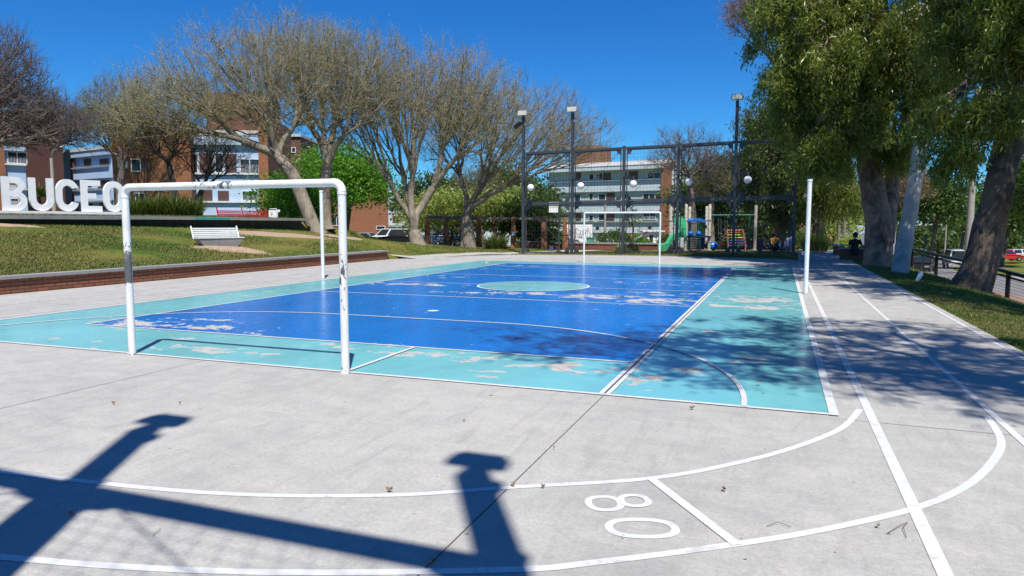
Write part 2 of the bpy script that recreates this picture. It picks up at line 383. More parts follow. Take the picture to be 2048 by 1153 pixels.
WEAR = [(-9.6, 8.45, 1.0, .5, .26), (-8.2, 8.5, .9, .4, .20), (-8.9, 9.2, .8, .2, .18), (-7.4, 8.4, .7, .2, .17), (-5.3, 7.9, .8, .3, .17), (-6.8, 7.0, 1.3, .4, .17), (-3.9, 7.75, 1.3, .3, .22), (-2.9, 6.9, .4, .2, .22), (-2.2, 7.6, .9, .35, .20),
        (-1.3, 7.2, .5, .5, .18), (-.9, 8.0, .5, .5, .17), (-.4, 8.9, .8, .5, .17), (-2.0, 9.5, .5, .2, .18), (-.5, 14.4, 1.1, .5, .25), (-.3, 15.9, 1.3, 1.1, .22), (-2.3, 14.9, 1.2, .8, .23), (-3.8, 15.3, 1.3, .7, .22), (-2.6, 16.2, 1.0, .5, .17), (-6.5, 15.0, 1.6, .5, .16),
        (-5.5, 15.4, 1.5, .5, .20), (-9.0, 16.6, 1.6, .45, .23), (-2.6, 16.6, 1.3, .4, .18), (-11.2, 13.6, .5, 2.5, .12), (-9.6, 19.4, 1.8, .8, .12), (-2.0, 22.6, .8, .5, .22), (-8.6, 25.4, 1.6, .3, .19), (-3, 19.2, 2, .8, .12),
        (-5.6, 16.1, 1.3, .2, .15), (-9.3, 6.9, 1.0, .3, .12), (0.1, 21.5, .4, .3, .18), (-9.8, 23.5, 1.4, 1.0, .10), (-11.3, 21, .5, 3, .12), (-.8, 10.8, .6, .4, .14), (-7.7, 7.5, .6, .25, .15)]
sheet('teal_court_paint', -12.08, .475, 6.47, 28.3, M['teal'], .002, WEAR)
sheet('blue_court_paint', -10.31, -1.55, 8.11, 26.74, M['blue'], .0045, WEAR)
m = MB(); n = 72; CX, CY, CR = -5.9, 17.2, 1.42
m.add([(CX+CR*math.cos(2*math.pi*k/n), CY+CR*math.sin(2*math.pi*k/n), .0065) for k in range(n)], [tuple(range(n))])
struct(m.build('centre_circle_paint', M['teal']))
# white lines
LZ = .009
lm = MB()
def ln(pts, w, z=LZ, mb=lm):
    P = [Vector((*p, z)) for p in pts]; o = len(mb.v); N = len(P)
    for i, p in enumerate(P):
        a = P[max(0, i-1)]; b = P[min(N-1, i+1)]; d = (b-a).normalized(); nn = Vector((-d.y, d.x, 0))*w/2
        mb.v += [tuple(p+nn), tuple(p-nn)]
    mb.f += [(o+2*i, o+2*i+1, o+2*i+3, o+2*i+2) for i in range(N-1)]
def arc(cx, cy, r, a0, a1, n=24): return [(cx+r*math.cos(R(a0+(a1-a0)*i/n)), cy+r*math.sin(R(a0+(a1-a0)*i/n))) for i in range(n+1)]
W5 = .05
ln([(-12.08, 6.47), (.5, 6.47)], .055); ln([(-12.08, 28.3), (.475, 28.3)], W5); ln([(-12.08, 6.47), (-12.08, 28.3)], W5, LZ+.002); ln([(.475, 6.43), (.475, 28.3)], .075, LZ+.002)
ln([(-10.31, 8.11), (-1.55, 8.11)], W5); ln([(-10.31, 26.74), (-1.55, 26.74)], W5); ln([(-10.31, 8.11), (-10.31, 26.74)], W5, LZ+.002)
ln([(-1.54, 6.47), (-1.54, 26.74)], .045, LZ+.002); ln([(-1.475, 6.47), (-1.475, 26.9)], .045, LZ+.002)
for y in (14.05, 20.45): ln([(-10.31, y), (-1.55, y)], W5)
ln([(-12.08, 17.25), (CX-CR, 17.25)], .04); ln([(CX-CR, 17.25), (CX+CR, 17.25)], .035, LZ); ln([(CX+CR, 17.25), (.475, 17.25)], .04)
ln(arc(CX, CY, CR, 0, 360, 72), .06, LZ+.004)
AR = 4.1
for s_, yb in ((1, 6.47), (-1, 28.3)):
    ln([(x, yb+s_*(y)) for x, y in arc(-4.35, 0, AR, 0, 90)] + [(x, yb+s_*y) for x, y in arc(-7.43, 0, AR, 90, 180)], W5, LZ+.004)
    ln([(-4.36, yb), (-4.40, yb+s_*1.6)], W5, LZ+.006); ln([(-7.43, yb), (-7.43, yb+s_*1.6)], W5, LZ+.006) if s_ < 0 else None
lm.add([(-5.93+.11*math.cos(k*math.pi/8), 11.62+.11*math.sin(k*math.pi/8), LZ+.002) for k in range(16)], [tuple(range(16))])
struct(lm.build('court_lines', M['line']))
tl = MB()
def smooth_curve(P, k=6):
    out = []
    for i in range(len(P)-1):
        p0, p1, p2, p3 = P[max(0, i-1)], P[i], P[i+1], P[min(len(P)-1, i+2)]
        for j in range(k):
            t = j/k; out.append(tuple(.5*((2*p1[c])+(-p0[c]+p2[c])*t+(2*p0[c]-5*p1[c]+4*p2[c]-p3[c])*t*t+(-p0[c]+3*p1[c]-3*p2[c]+p3[c])*t**3) for c in range(2)))
    return out+[tuple(P[-1])]
inn = [(-5.9, 2.95), (-4.71, 3.03), (-3.22, 3.21), (-2.18, 3.55), (-1.48, 3.96), (-.72, 4.41), (-.2, 4.94), (.19, 5.48), (.51, 6.08), (.70, 6.75)]
out_ = [(-5.9, 2.02), (-4.6, 2.08), (-3.49, 2.22), (-2.34, 2.50), (-1.17, 2.96), (-.76, 3.2), (-.16, 3.63), (.27, 3.98), (.77, 4.47), (1.13, 4.98), (1.42, 5.6), (1.6, 6.16), (1.68, 6.9)]
for P in (inn, out_):
    P = P+[]
    full = [(-11.8-x, y) for x, y in reversed(P[1:])]+P
    ln(smooth_curve(full), .055, .003, tl)
    ln(smooth_curve([(x, 34.75-y) for x, y in full]), .06, .003, tl)
for x, w in ((.765, .072), (1.74, .058), (2.78, .055)): ln([(x, -6), (x, 33.4)], w, .0045, tl)
for x in (-12.42, -13.3, -14.2): ln([(x, 4), (x, 29.5)], .05, .0045, tl)
ln([(-.72, 4.41), (-.15, 3.62)], .06, .006, tl)
for k in range(6): ln([(1.0+.33*k, 16.35), (1.12+.33*k, 16.2)], .03, .003, tl)
struct(tl.build('track_lines', M['line']))
# the painted lane number 80 lies on its side along the lane
def ring(mb, c, ax, ay, a, b, w, z, n=48):
    o = len(mb.v)
    for k in range(n):
        t = 2*math.pi*k/n; ct, st = math.cos(t), math.sin(t)
        ct2 = math.copysign(abs(ct)**.85, ct); st2 = math.copysign(abs(st)**.85, st)
        for s_ in (0, w): mb.v.append((c[0]+ax[0]*ct2*(a-s_)+ay[0]*st2*(b-s_), c[1]+ax[1]*ct2*(a-s_)+ay[1]*st2*(b-s_), z))
    for k in range(n): k2 = (k+1) % n; mb.f.append((o+2*k, o+2*k+1, o+2*k2+1, o+2*k2))
dg = MB()
def gp(px, py): d = ray(px, py); t = -HC/d.z; return (d.x*t, d.y*t)
e1 = Vector((gp(1358, 1056)[0]-gp(1209, 1053)[0], gp(1358, 1056)[1]-gp(1209, 1053)[1])); L0 = e1.length; e1.normalize(); e2 = Vector((-e1.y, e1.x))
c0 = gp(1284, 1057); ring(dg, c0, e1, e2, L0/2, .13, .045, .003)
for (qx, qy), (sa, sb) in zip(((1209, 1007.5), (1269, 1002.5)), ((.112, .118), (.098, .100))):
    e3 = Vector(gp(1300, 1000))-Vector(gp(1168, 1006)); e3.normalize(); ring(dg, gp(qx, qy), e3, Vector((-e3.y, e3.x)), sa, sb, .040, (.0045 if sa < .1 else .003))
struct(dg.build('lane_number', M['line']))
jm = MB()
for pts in ([(-1.507, -6), (-1.507, 6.44)], [(-6.35, -6), (-6.30, 6.44)], [(.55, 6.35), (2.93, 6.30)], [(-16.3, 1.6), (2.93, 1.7)], [(-11.3, 2), (-11.28, 6.44)]): ln(pts, .008, .0015, jm)
ln([(-1.507, 6.5), (-1.507, 28.2)], .012, LZ+.001, jm)
cr = [(-3.6+.18*i, 8.3-.11*i+.05*math.sin(i*1.3)) for i in range(13)]; ln(cr, .004, .0075, jm)
struct(jm.build('concrete_joints', M['joint']))
# edges of bare soil along the far rim of the slab, and worn patches on the mound
sp = [(x, y+.12) for x, y in reversed(SLAB[2:11])]
struct(strip('soil_edge', sp, .35, M['soil'], .012, z=0))
def patch(px, py, a, b, ang, name='soil_patch'):
    c = gnd(px, py); m = MB(); vs = []; n = 28; vs.append((c.x, c.y, gz(c.x, c.y)+.05)); fs = []
    for rr_ in (.5, 1):
        for k in range(n):
            t = 2*math.pi*k/n; w = 1+.18*math.sin(3*t+px)+.1*math.sin(7*t+1)
            x = c.x+rr_*w*(a*math.cos(t)*math.cos(ang)-b*math.sin(t)*math.sin(ang)); y = c.y+rr_*w*(a*math.cos(t)*math.sin(ang)+b*math.sin(t)*math.cos(ang))
            vs.append((x, y, gz(x, y)+(.045 if rr_ < 1 else -.05)))
    for k in range(n): k2 = (k+1) % n; fs += [(0, 1+k, 1+k2), (1+k, 1+n+k, 1+n+k2, 1+k2)]
    m.add(vs, fs); return struct(m.build(name, M['soil'], smooth=True))
PATCH = [(560, 470, 3.4, 1.4, 1.2), (462, 498, 1.5, .8, .9), (690, 475, 1.5, .8, .6), (20, 453, 1.1, .4, 1.3)]
for q in PATCH: patch(*q)
PC = [(gnd(q[0], q[1]), max(q[2], q[3])) for q in PATCH]
# ------------------------------------------------------------------ goals and poles
def wearattr(ob, fn):
    w = np.array([fn(v.co) for v in ob.data.vertices], dtype=np.float32)
    ob.data.attributes.new('wear', 'FLOAT', 'POINT').data.foreach_set('value', w)
def goal(cx, y, label, wear):
    g = thing('football_goal', label, 'goal', (cx, y, 0), 'steel goals at both ends of the court'); r = .044 if wear > .5 else .036; hw = 1.54; H = 2.04; br = .095 if wear > .5 else .06
    for s in (-1, 1):
        n = 40; m = MB(); m.tube([(s*hw, 0, (H-br)*i/n) for i in range(n+1)], r, 20); p = m.build('post', M['pipe'], g, 'auto', True)
        wearattr(p, lambda c, s=s: wear*((.27*math.exp(-((c.z-1.15)/.30)**4) if s < 0 and c.y < .02 and c.x > -1.57 else 0)+.19*math.exp(-((c.z-1.0)/.35)**2)+.14*math.exp(-(c.z/.12)**2)) - .06)
        m = MB(); m.tube([(s*(hw-br*(1-math.cos(t))), 0, H-br+br*math.sin(t)) for t in [R(a) for a in range(0, 91, 10)]], r*1.05, 20)
        m.cyl((s*hw, 0, H-br-.03), (s*hw, 0, H-br+.0), r*1.1, n=20); e = m.build('elbow', M['pipe'], g, 'auto', True); wearattr(e, lambda c: -.05)
        m = MB(); m.cyl((s*hw, 0, 0), (s*hw, 0, .012), r*1.25, n=20); wearattr(m.build('foot_weld', M['pipe'], g, 'auto', True), lambda c: .2)
    n = 60; m = MB(); m.tube([(-hw+br+(2*hw-2*br)*i/n, 0, H) for i in range(n+1)], r, 20); cb = m.build('crossbar', M['pipe'], g, 'auto', True)
    wearattr(cb, lambda c: wear*(.24*math.exp(-((c.x+.05)/.45)**2) if c.y < 0 else 0)-.06)
    return g
goal(-5.89, 6.44, 'white tubular steel goal in the foreground with its left post peeled to grey', 1)
goal(-5.98, 28.33, 'white steel goal at the far end of the court before the mesh fence', .3)
def net_pole(x, y, H, label, side):
    g = thing('net_pole', label, 'pole', (x, y, 0), 'volleyball net poles beside the court')
    m = MB(); n = 30; m.tube([(0, 0, H*i/n) for i in range(n+1)], .05, 20); wearattr(m.build('pipe', M['pipe'], g, 'auto', True), lambda c: .10*math.exp(-((c.z-.9)/.5)**2)-.05)
    m = MB(); m.cyl((0, 0, H), (0, 0, H+.05), .058, n=20); wearattr(m.build('pole_cap', M['pipe'], g, 'auto', True), lambda c: -.1)
    for z in (H-.32, .93):
        m = MB(); m.tube([(side*(.055+.03*(1+math.cos(t))), .0, z+.028*math.sin(t)) for t in [R(a) for a in range(0, 361, 24)]], .006, 6); m.build('hook', M['alum'], g, True, True)
    m = MB(); m.cyl((0, 0, 0), (0, 0, .01), .07, n=20); m.build('foot_ring', M['cap'], g, 'auto', True)
net_pole(.59, 17.66, 2.57, 'tall white net pole at the right edge of the court by the running lanes', -1)
net_pole(-12.42, 17.35, 2.50, 'white net pole on the left side of the court seen through the near goal', 1)

# ------------------------------------------------------------------ steel mesh fences at both ends
def mesh_fence(y, xr, H, label, tall, base, lampdir, ps=.15, bt=.12, gd=None):
    gd = gd or lampdir; wt = .0065 if y > 5 else .0042
    f = thing('mesh_fence', label, 'fence', (xr, y, base(xr)), 'steel mesh fences behind the goals'); sp = 2.80; X = [xr-sp*k for k in range(6)]
    Zb = [base(x) for x in X]; mid = H*.497; lamp = H*1.39; lw = 1 if y > 5 else .70
    for k, x in enumerate(X):
        top = lamp-.14 if k in tall else H+.12
        m = MB(); m.box((x, y, (Zb[k]+Zb[k]+top)/2-.05), (ps, ps, top+.1)); m.box((x, y, Zb[k]+.03), (.34, .3, .03)); p = m.build('post', M['steel'], f)
        if k in tall:
            z = Zb[k]+lamp
            m = MB(); ln_ = .17
            m.prism([(x-.27*lw, y+lampdir*.10-.09, z+.16), (x-.27*lw, y+lampdir*.10+.09, z+.16), (x-.27*lw, y+lampdir*.16+.10, z-.02-.10*lw), (x-.27*lw, y+lampdir*.16-.10, z-.02-.10*lw)], (.54*lw, 0, 0))
            m.box((x, y, z-.17), (.07, .07, .2)); m.box((x-.285*lw, y+.1*lampdir, z), (.03, .10, .12)); m.box((x+.285*lw, y+.1*lampdir, z), (.03, .10, .12)); h = m.build('floodlight', M['alum'], f)
            m = MB(); yy = y+lampdir*.30
            m.box((x, y+lampdir*.235, z+.015), (.48*lw, .05, .22)); m.build('lamp_glass', M['lens'], h)
            m = MB(); m.box((x+.11, y, z-.52), (.12, .12, .22)); m.build('junction_box', M['alum'], f); m = MB(); m.box((x+.09, y, Zb[k]+H+.25), (.09, .12, .12)); m.build('junction_box', M['alum'], f)
            if k == 5:
                for q in (0, 1, 2):
                    m = MB(); m.cyl((x-.12-.11*q, y+.1*lampdir, z-.52-.07*q), (x-.12-.11*q, y+.32*lampdir, z-.58-.07*q), .09, .12, 14); m.build('spotlight', M['black'], f, 'auto')
        # globe lamp on a bracket
        m = MB(); zz = Zb[k]+mid+1.25
        m.bar((x, y+gd*.05, zz), (x+.62, y+gd*.55, zz-.02), .07, .09); m.cyl((x+.62, y+gd*.55, zz+.05), (x+.62, y+gd*.55, zz-.22), .05, .07, 12); a = m.build('lamp_arm', M['steel'], f)
        m = MB(); m.ball((x+.62, y+gd*.55, zz-.36), .19, 20, 12); m.build('globe', M['globe'], a, True)
    for k in range(5):
        xa, xb = X[k+1]+ps/2, X[k]-ps/2; za, zb = Zb[k+1], Zb[k]
        for lo, hi in ((.10, mid-.10), (mid+.10, H-.09)):
            a0, a1 = xa+.09, xb-.09; m = MB()
            for (p, q) in (((a0, za+lo), (a1, zb+lo)), ((a0, za+hi), (a1, zb+hi)), ((a0, za+lo), (a0, za+hi)), ((a1, zb+lo), (a1, zb+hi))):
                m.bar((p[0], y, p[1]), (q[0], y, q[1]), .05, .05, (0, 1, 0))
            fr = m.build('panel_frame', M['steel'], f)
            m = MB()
            for i in range(1, 14): xx = a0+(a1-a0)*i/14; m.bar((xx, y+.01, za+lo), (xx, y+.01, zb+hi), wt, wt)
            nz = 13
            for i in range(1, nz): t = lo+(hi-lo)*i/nz; m.bar((a0, y-.004, za+t), (a1, y-.004, zb+t), wt, wt)
            m.build('wire_mesh', M['wire'], f)
            m = MB(); c_ = ((a0+a1)/2, (za+zb)/2+(lo+hi)/2)
            m.cyl((a0, y+.05, za+lo), (a1, y+.05, zb+hi), .009, n=6); m.cyl((a0, y+.07, za+hi), (a1, y+.07, zb+lo), .009, n=6); m.cyl((c_[0], y+.035, c_[1]), (c_[0], y+.085, c_[1]), .10, n=16); m.build('cross_brace', M['wire'], f)
            for (gx_, gz_, sx, sz) in ((a0, za+lo, 1, 1), (a1, zb+lo, -1, 1), (a0, za+hi, 1, -1), (a1, zb+hi, -1, -1)):
                m = MB(); m.prism([(gx_, y-.03, gz_)]+[(gx_+sx*.24*math.cos(R(t)), y-.03, gz_+sz*.24*math.sin(R(t))) for t in range(0, 91, 15)], (0, .06, 0))
                m.build('corner_plate', M['steel'], f)
        for t in (mid, H): m = MB(); m.bar((xa, y, za+t), (xb, y, zb+t), bt, bt, (0, 1, 0)); m.build('beam', M['steel'], f)
    return f
mesh_fence(37.3, .61, 5.53, 'tall dark grey steel mesh fence with globe lamps and floodlights behind the far goal', (0, 1, 4, 5), lambda x: .14+(x-.61)*.017, -1)
mesh_fence(-.16, .68, 6.42, 'steel mesh fence behind the viewer whose shadow falls across the near concrete', (0, 1, 4, 5), lambda x: 0.0, 1, .18, .16, -1)

# ------------------------------------------------------------------ low brick wall, upper ledge wall
m = MB()
w = thing('brick_wall', 'long low red brick wall with a grey concrete cap along the foot of the grass mound', 'wall', (-16.45, 17, 0))
m.box((-16.46, 13, .13), (.27, 29.2, .42)); m.build('brick_face', M['brick'], w)
m = MB(); m.box((-16.45, 13.0, .375), (.36, 29.32, .07)); b = m.build('cap', M['cap'], w)
w = thing('ledge_wall', 'dark retaining wall with an overhanging grey concrete ledge across the top of the mound', 'wall', (-24.2, 20, 1.6))
m = MB(); m.box((-24.36, 19.3, 1.25), (.3, 25.4, .96)); m.build('wall_face', simple('recess_shade_concrete', (.055, .052, .048), .9, var=.3, scale=3), w)  # shade of the recess under the ledge is put into the wall colour
m = MB(); 
for y0, y1, z in ((4, 20.3, 1.80), (20.32, 26.9, 1.81), (26.92, 32.2, 1.80)): m.box((-24.18, (y0+y1)/2, z), (.72, y1-y0, .13))
m.build('ledge', M['cappale'], w)
m = MB(); 
def tw(p, z, q, z2): m.bar((-23.815, p, z), (-23.815, q, z2), .004, .02, (0, 0, 1))
letters = "VIENE LA ROJA"
m.box((-23.818, 25.2, 1.80), (.006, 2.1, .105)); g_ = m.build('green_paint_stripe', simple('turquoise_wall_paint', (.04, .34, .30), .7), w)
cu = bpy.data.curves.new('tmp', 'FONT'); cu.body = 'SEGUIMOS'; cu.size = .115; cu.extrude = .002; to = bpy.data.objects.new('tmp', cu); C.objects.link(to)
def text_obj(name, body, size, loc, rot, mat, parent, ext=.003, spacing=1.0, sx=1.0, font_scale=1):
    cu = bpy.data.curves.new(name, 'FONT'); cu.body = body; cu.size = size; cu.extrude = ext; cu.align_x = 'CENTER'; cu.align_y = 'CENTER'; cu.space_character = spacing
    t = bpy.data.objects.new(name, cu); C.objects.link(t); bpy.context.view_layer.update()
    me = bpy.data.meshes.new_from_object(t); bpy.data.objects.remove(t); o = bpy.data.objects.new(name, me); C.objects.link(o); me.materials.clear(); me.materials.append(mat)
    o.parent = parent; o.location = Vector(loc)-wloc(parent) if parent else loc; o.rotation_euler = rot; o.scale = (sx, 1, 1); return o
bpy.data.objects.remove(to)
# ------------------------------------------------------------------ the big white letters
sgn = thing('letter_sign', 'big white block letters spelling BUCEO on a white plinth above the ledge', 'sign', (-24.56, 18.88, 1.88))
yA, yB = 16.35, 21.4; XS = -24.56; TH = .13
m = MB(); m.box((XS, 18.88, 1.965), (.34, 4.95, .10)); m.build('plinth', M['white'], sgn)
def letter(ch, y0, wd, z0=2.02, h=1.17):
    s = .235                                                      # stroke width
    def out(pts_outer, pts_inner_list):
        bm = bmesh.new(); loops = [pts_outer]+pts_inner_list; es = []
        for lp in loops:
            vs = [bm.verts.new((0, y0+p[0]*wd, z0+p[1]*h)) for p in lp]
            es += [bm.edges.new((vs[i], vs[(i+1) % len(vs)])) for i in range(len(vs))]
        bmesh.ops.triangle_fill(bm, use_beauty=True, edges=es)
        r_ = bmesh.ops.extrude_face_region(bm, geom=bm.faces[:])
        for e in r_['geom']:
            if isinstance(e, bmesh.types.BMVert): e.co.x += TH
        bmesh.ops.recalc_face_normals(bm, faces=bm.faces[:])
        me = bpy.data.meshes.new('letter'); o0 = wloc(sgn)
        for v in bm.verts: v.co += Vector((XS-TH/2, 0, 0))-o0
        bm.to_mesh(me); bm.free(); me.materials.append(M['white']); ob = bpy.data.objects.new('letter', me); C.objects.link(ob); ob.parent = sgn; return ob
    a = s/wd; b = s/h
    def el(cx, cy, rx, ry, t0, t1, n=12): return [(cx+rx*math.cos(R(t0+(t1-t0)*i/n)), cy+ry*math.sin(R(t0+(t1-t0)*i/n))) for i in range(n+1)]
    ry = .36
    if ch == 'B':
        o = [(0, 0), (.58, 0)]+el(.58, .285, .42, .285, -90, 62)+el(.52, .76, .42, .24, -45, 90)+[(0, 1)]
        i1 = [(a, b*.85), (.56, b*.85)]+el(.56, .29, .17, .115, -70, 70, 6)+[(a, .29+.125)]; i2 = [(a, .60), (.5, .60)]+el(.5, .71, .15, .10, -70, 70, 6)+[(a, .815)]
        out(o, [i1, i2])
    elif ch == 'U':
        o = [(0, 1), (0, ry)]+el(.5, ry, .5, ry, 180, 360, 20)+[(1, 1), (1-a, 1), (1-a, ry)]+el(.5, ry, .5-a, ry-b*.95, 360, 180, 16)+[(a, 1)]; out(o, [])
    elif ch == 'C':
        o = el(.5, 1-ry, .5, ry, 18, 180, 16)+el(.5, ry, .5, ry, 180, 342, 16)+el(.5, ry, .5-a, ry-b, 335, 180, 12)+el(.5, 1-ry, .5-a, ry-b, 180, 25, 12); out(o, [])
    elif ch == 'E':
        out([(0, 0), (1, 0), (1, b*.9), (a, b*.9), (a, .5-b*.42), (.72, .5-b*.42), (.72, .5+b*.42), (a, .5+b*.42), (a, 1-b*.9), (.95, 1-b*.9), (.95, 1), (0, 1)], [])
    else:
        out(el(.5, 1-ry, .5, ry, 0, 180, 16)+el(.5, ry, .5, ry, 180, 360, 16), [el(.5, 1-ry, .5-a, ry-b, 0, 180, 12)+el(.5, ry, .5-a, ry-b, 180, 360, 12)])
for ch, ya, yb in (('B', 16.50, 17.36), ('U', 17.46, 18.36), ('C', 18.46, 19.34), ('E', 19.46, 20.28), ('O', 20.38, 21.26)): letter(ch, ya, yb-ya)

pB = at(6, 424, 25.4); pO = at(249, 423, 28.8); dv = pO-pB; sgn.location = ((pB.x+pO.x)/2, (pB.y+pO.y)/2, (pB.z+pO.z)/2-.14); sgn.rotation_euler = (0, 0, -math.atan2(dv.x, dv.y)); sgn.scale = (1, math.hypot(dv.x, dv.y)/4.76, 1.04)
bpy.context.view_layer.update()
# ------------------------------------------------------------------ benches
def slat_bench(name, label, L, loc, rz, mat, base, halves=1, nsl=5):
    b = thing(name, label, 'bench', loc, None, rz); q = Vector((0, 0, 0))
    m = MB()
    if base == 'concrete': m.prism([(-L/2+.25, 0.05, 0), (-L/2+.1, 0.05, .27), (-L/2+.1, .5, .27), (-L/2+.25, .5, 0)], (0, .0, 0)) if 0 else None
    # front of the bench looks towards -y; the back leans to +y
    for i in range(3): m.box((0, -.17+.16*i, .43), (L, .12, .04))
    m.build('seat', mat, b, local=True)
    m = MB()
    for hN in range(halves):
        l = (L-.06*(halves-1))/halves; cx = -L/2+l/2+hN*(l+.06)
        for i in range(nsl): z = .50+.085*i; y = .27+.35*(z-.43); m.box((cx, y, z), (l-.05, .03, .055))
    m.build('backrest', mat, b, local=True)
    for x in [-L/2+.02, L/2-.02]+([0] if halves > 1 else []): m = MB(); m.bar((x, .24, .38), (x, .45, .95), .05, .04); m.build('backrest_frame', mat, b, local=True)
    if base == 'concrete':
        m = MB(); n = 10; m.prism([(-L/2+.35, -.16, .0), (L/2-.35, -.16, .0), (L/2-.1, -.20, .30), (L/2-.1, -.20, .41), (-L/2+.1, -.20, .41), (-L/2+.1, -.20, .30)], (0, .44, 0)); m.build('base', M['cap'], b, local=True)
    else:
        for s in (-1, 1):
            m = MB(); m.box((s*(L/2-.2), -.17, .2), (.06, .06, .42)); m.box((s*(L/2-.2), .2, .2), (.06, .06, .42)); m.box((s*(L/2-.2), .0, .395), (.06, .42, .05)); m.build('leg', mat, b, local=True)
    return b
p = gnd(440, 494); slat_bench('slatted_bench', 'white slatted bench on a curved grey concrete base on the grass slope', 2.2, (p.x, p.y, p.z-.02), R(72), M['white'], 'concrete').scale = (.80, .80, .80)
slat_bench('slatted_bench', 'dark red slatted bench with two back panels on the ledge wall', 2.6, (-24.95, 28.6, 1.44), R(68), M['redp'], 'steel', 2, 4)
# small white notice board by the red bench
p = at(551, 442, 38.6); g = thing('notice_board', 'small white notice board with a green leaf mark beside the red bench', 'sign', (p.x, p.y, 1.3), None, YAW)
m = MB(); m.tube([(.12, 0, 0), (.12, 0, 1.0), (.06, 0, 1.07), (-.3, 0, 1.07)], .022, 8); m.build('post', M['white'], g, True, True)
m = MB(); m.box((-.13, -.01, .78), (.44, .03, .44)); bd = m.build('board', M['white'], g, local=True)
m = MB(); m.prism([(-.22, -.034, .70), (-.15, -.034, .74), (-.13, -.034, .84), (-.18, -.034, .92), (-.23, -.034, .82)], (0, .006, 0)); m.build('leaf_mark', M['lime'], bd, local=True)
m = MB(); m.cyl((.2, -.02, .97), (.2, .02, .97), .07, n=14); m.build('round_plate', M['white'], g, local=True)
# ------------------------------------------------------------------ vegetation
class Tr:                                                         # many tapered tubes gathered in arrays
    def __init__(s): s.V = []; s.F = []; s.o = 0
    def tube(s, pts, rs, n):
        N = len(pts); x = None; vs = []
        for i in range(N):
            d = pts[min(i+1, N-1)]-pts[max(i-1, 0)]; l = math.sqrt(d[0]**2+d[1]**2+d[2]**2)+1e-9; d = d/l
            if x is None:
                a = np.array((0, 0, 1.)) if abs(d[2]) < .9 else np.array((1., 0, 0)); x = np.cross(d, a)
            else: x = x-d*x.dot(d)
            x = x/(np.linalg.norm(x)+1e-9); y = np.cross(d, x)
            t = np.arange(n)*(2*math.pi/n); vs.append(pts[i]+(np.cos(t)[:, None]*x+np.sin(t)[:, None]*y)*rs[i])
        s.V.append(np.concatenate(vs)); k = np.arange(n); k2 = (k+1) % n
        for i in range(N-1): s.F.append(np.stack([s.o+i*n+k, s.o+i*n+k2, s.o+(i+1)*n+k2, s.o+(i+1)*n+k], 1))
        s.o += N*n
    def build(s, name, mat, parent): return fast(name, np.concatenate(s.V), np.concatenate(s.F), mat, parent, True)
def grow(tr, base, fork, targets, rtip, expo, rs, rbase=None, thin=None, frac=.36, gn=3, up=.12, wig=.06, kmin=2, out=None, flare=True):
    """trunk through the fork points, then limbs that keep splitting towards clusters of targets"""
    tgt = np.array(targets)
    def rad(n): return rtip*(n**expo)
    def bez(a, da, b, n):
        l = np.linalg.norm(b-a); c = a+da*l*.45; e = b; ts = np.linspace(0, 1, n)[:, None]
        p = (1-ts)**2*a+2*(1-ts)*ts*c+ts**2*e; p[1:-1] += rs.normal(0, wig*l*.35, (n-2, 3)); return p
    stack = []
    P = [np.array(p, float) for p in fork]
    N = len(tgt); r0 = rbase or rad(N); rf = rad(N)*.92
    nn = len(P); L = []; RR = []
    pts = smooth_curve3(P, 5); k = len(pts)
    rr_ = [r0*(1+(.45*math.exp(-i/1.6) if flare else 0))*(1-i/(k-1))+rf*(i/(k-1)) for i in range(k)]
    tr.tube(np.array(pts), rr_, 14)
    d0 = pts[-1]-pts[-2]; d0 = d0/np.linalg.norm(d0)
    stack.append((pts[-1], d0, np.arange(N), 0))
    while stack:
        p, d, idx, lev = stack.pop(); T = tgt[idx]
        if len(idx) == 1 or (lev > 14):
            for t in T[:1]:
                q = bez(p, d, t, 4); tr.tube(q, [rad(1)*1.25, rad(1)*1.05, rad(1)*.8, rad(1)*.4], gn)
                if out is not None: out.append((t, (t-q[-2])/(np.linalg.norm(t-q[-2])+1e-6)))
            continue
        # split into clusters by direction
        k = 2 if len(idx) < 40 or lev > 3 else kmin
        v = T-p; v = v/(np.linalg.norm(v, axis=1)[:, None]+1e-6)+ (T-p)*.03
        c = v[rs.choice(len(idx), k, replace=False)]
        for _ in range(4):
            a = np.argmin(((v[:, None]-c[None])**2).sum(2), 1)
            for j in range(k):
                if (a == j).any(): c[j] = v[a == j].mean(0)
        for j in range(k):
            sub = idx[a == j]
            if len(sub) == 0: continue
            ce = tgt[sub].mean(0); l = np.linalg.norm(ce-p); fr = frac*(1 if len(sub) > 3 else 1.3)
            dirn = (ce-p)/(l+1e-6)
            q = p+dirn*l*min(.8, fr); q[2] -= up*l*fr*.3
            if len(sub) == 1: stack.append((p, d, sub, lev+1)); continue
            n = 5 if l > 2.5 else 4; b = bez(p, d*.6+dirn*.4, q, n); ra, rb = rad(len(sub))*1.12, rad(len(sub))*.95
            ra = min(ra, rad(len(idx))*1.0)
            tr.tube(b, np.linspace(ra, rb, n), 9 if ra > .08 else 6 if ra > .03 else gn)
            dd = b[-1]-b[-2]; dd = dd/np.linalg.norm(dd); stack.append((b[-1], dd, sub, lev+1))
def smooth_curve3(P, k):
    out = []
    for i in range(len(P)-1):
        p0, p1, p2, p3 = P[max(0, i-1)], P[i], P[i+1], P[min(len(P)-1, i+2)]
        for j in range(k):
            t = j/k; out.append(.5*((2*p1)+(-p0+p2)*t+(2*p0-5*p1+4*p2-p3)*t*t+(-p0+3*p1-3*p2+p3)*t**3))
    return out+[P[-1]]
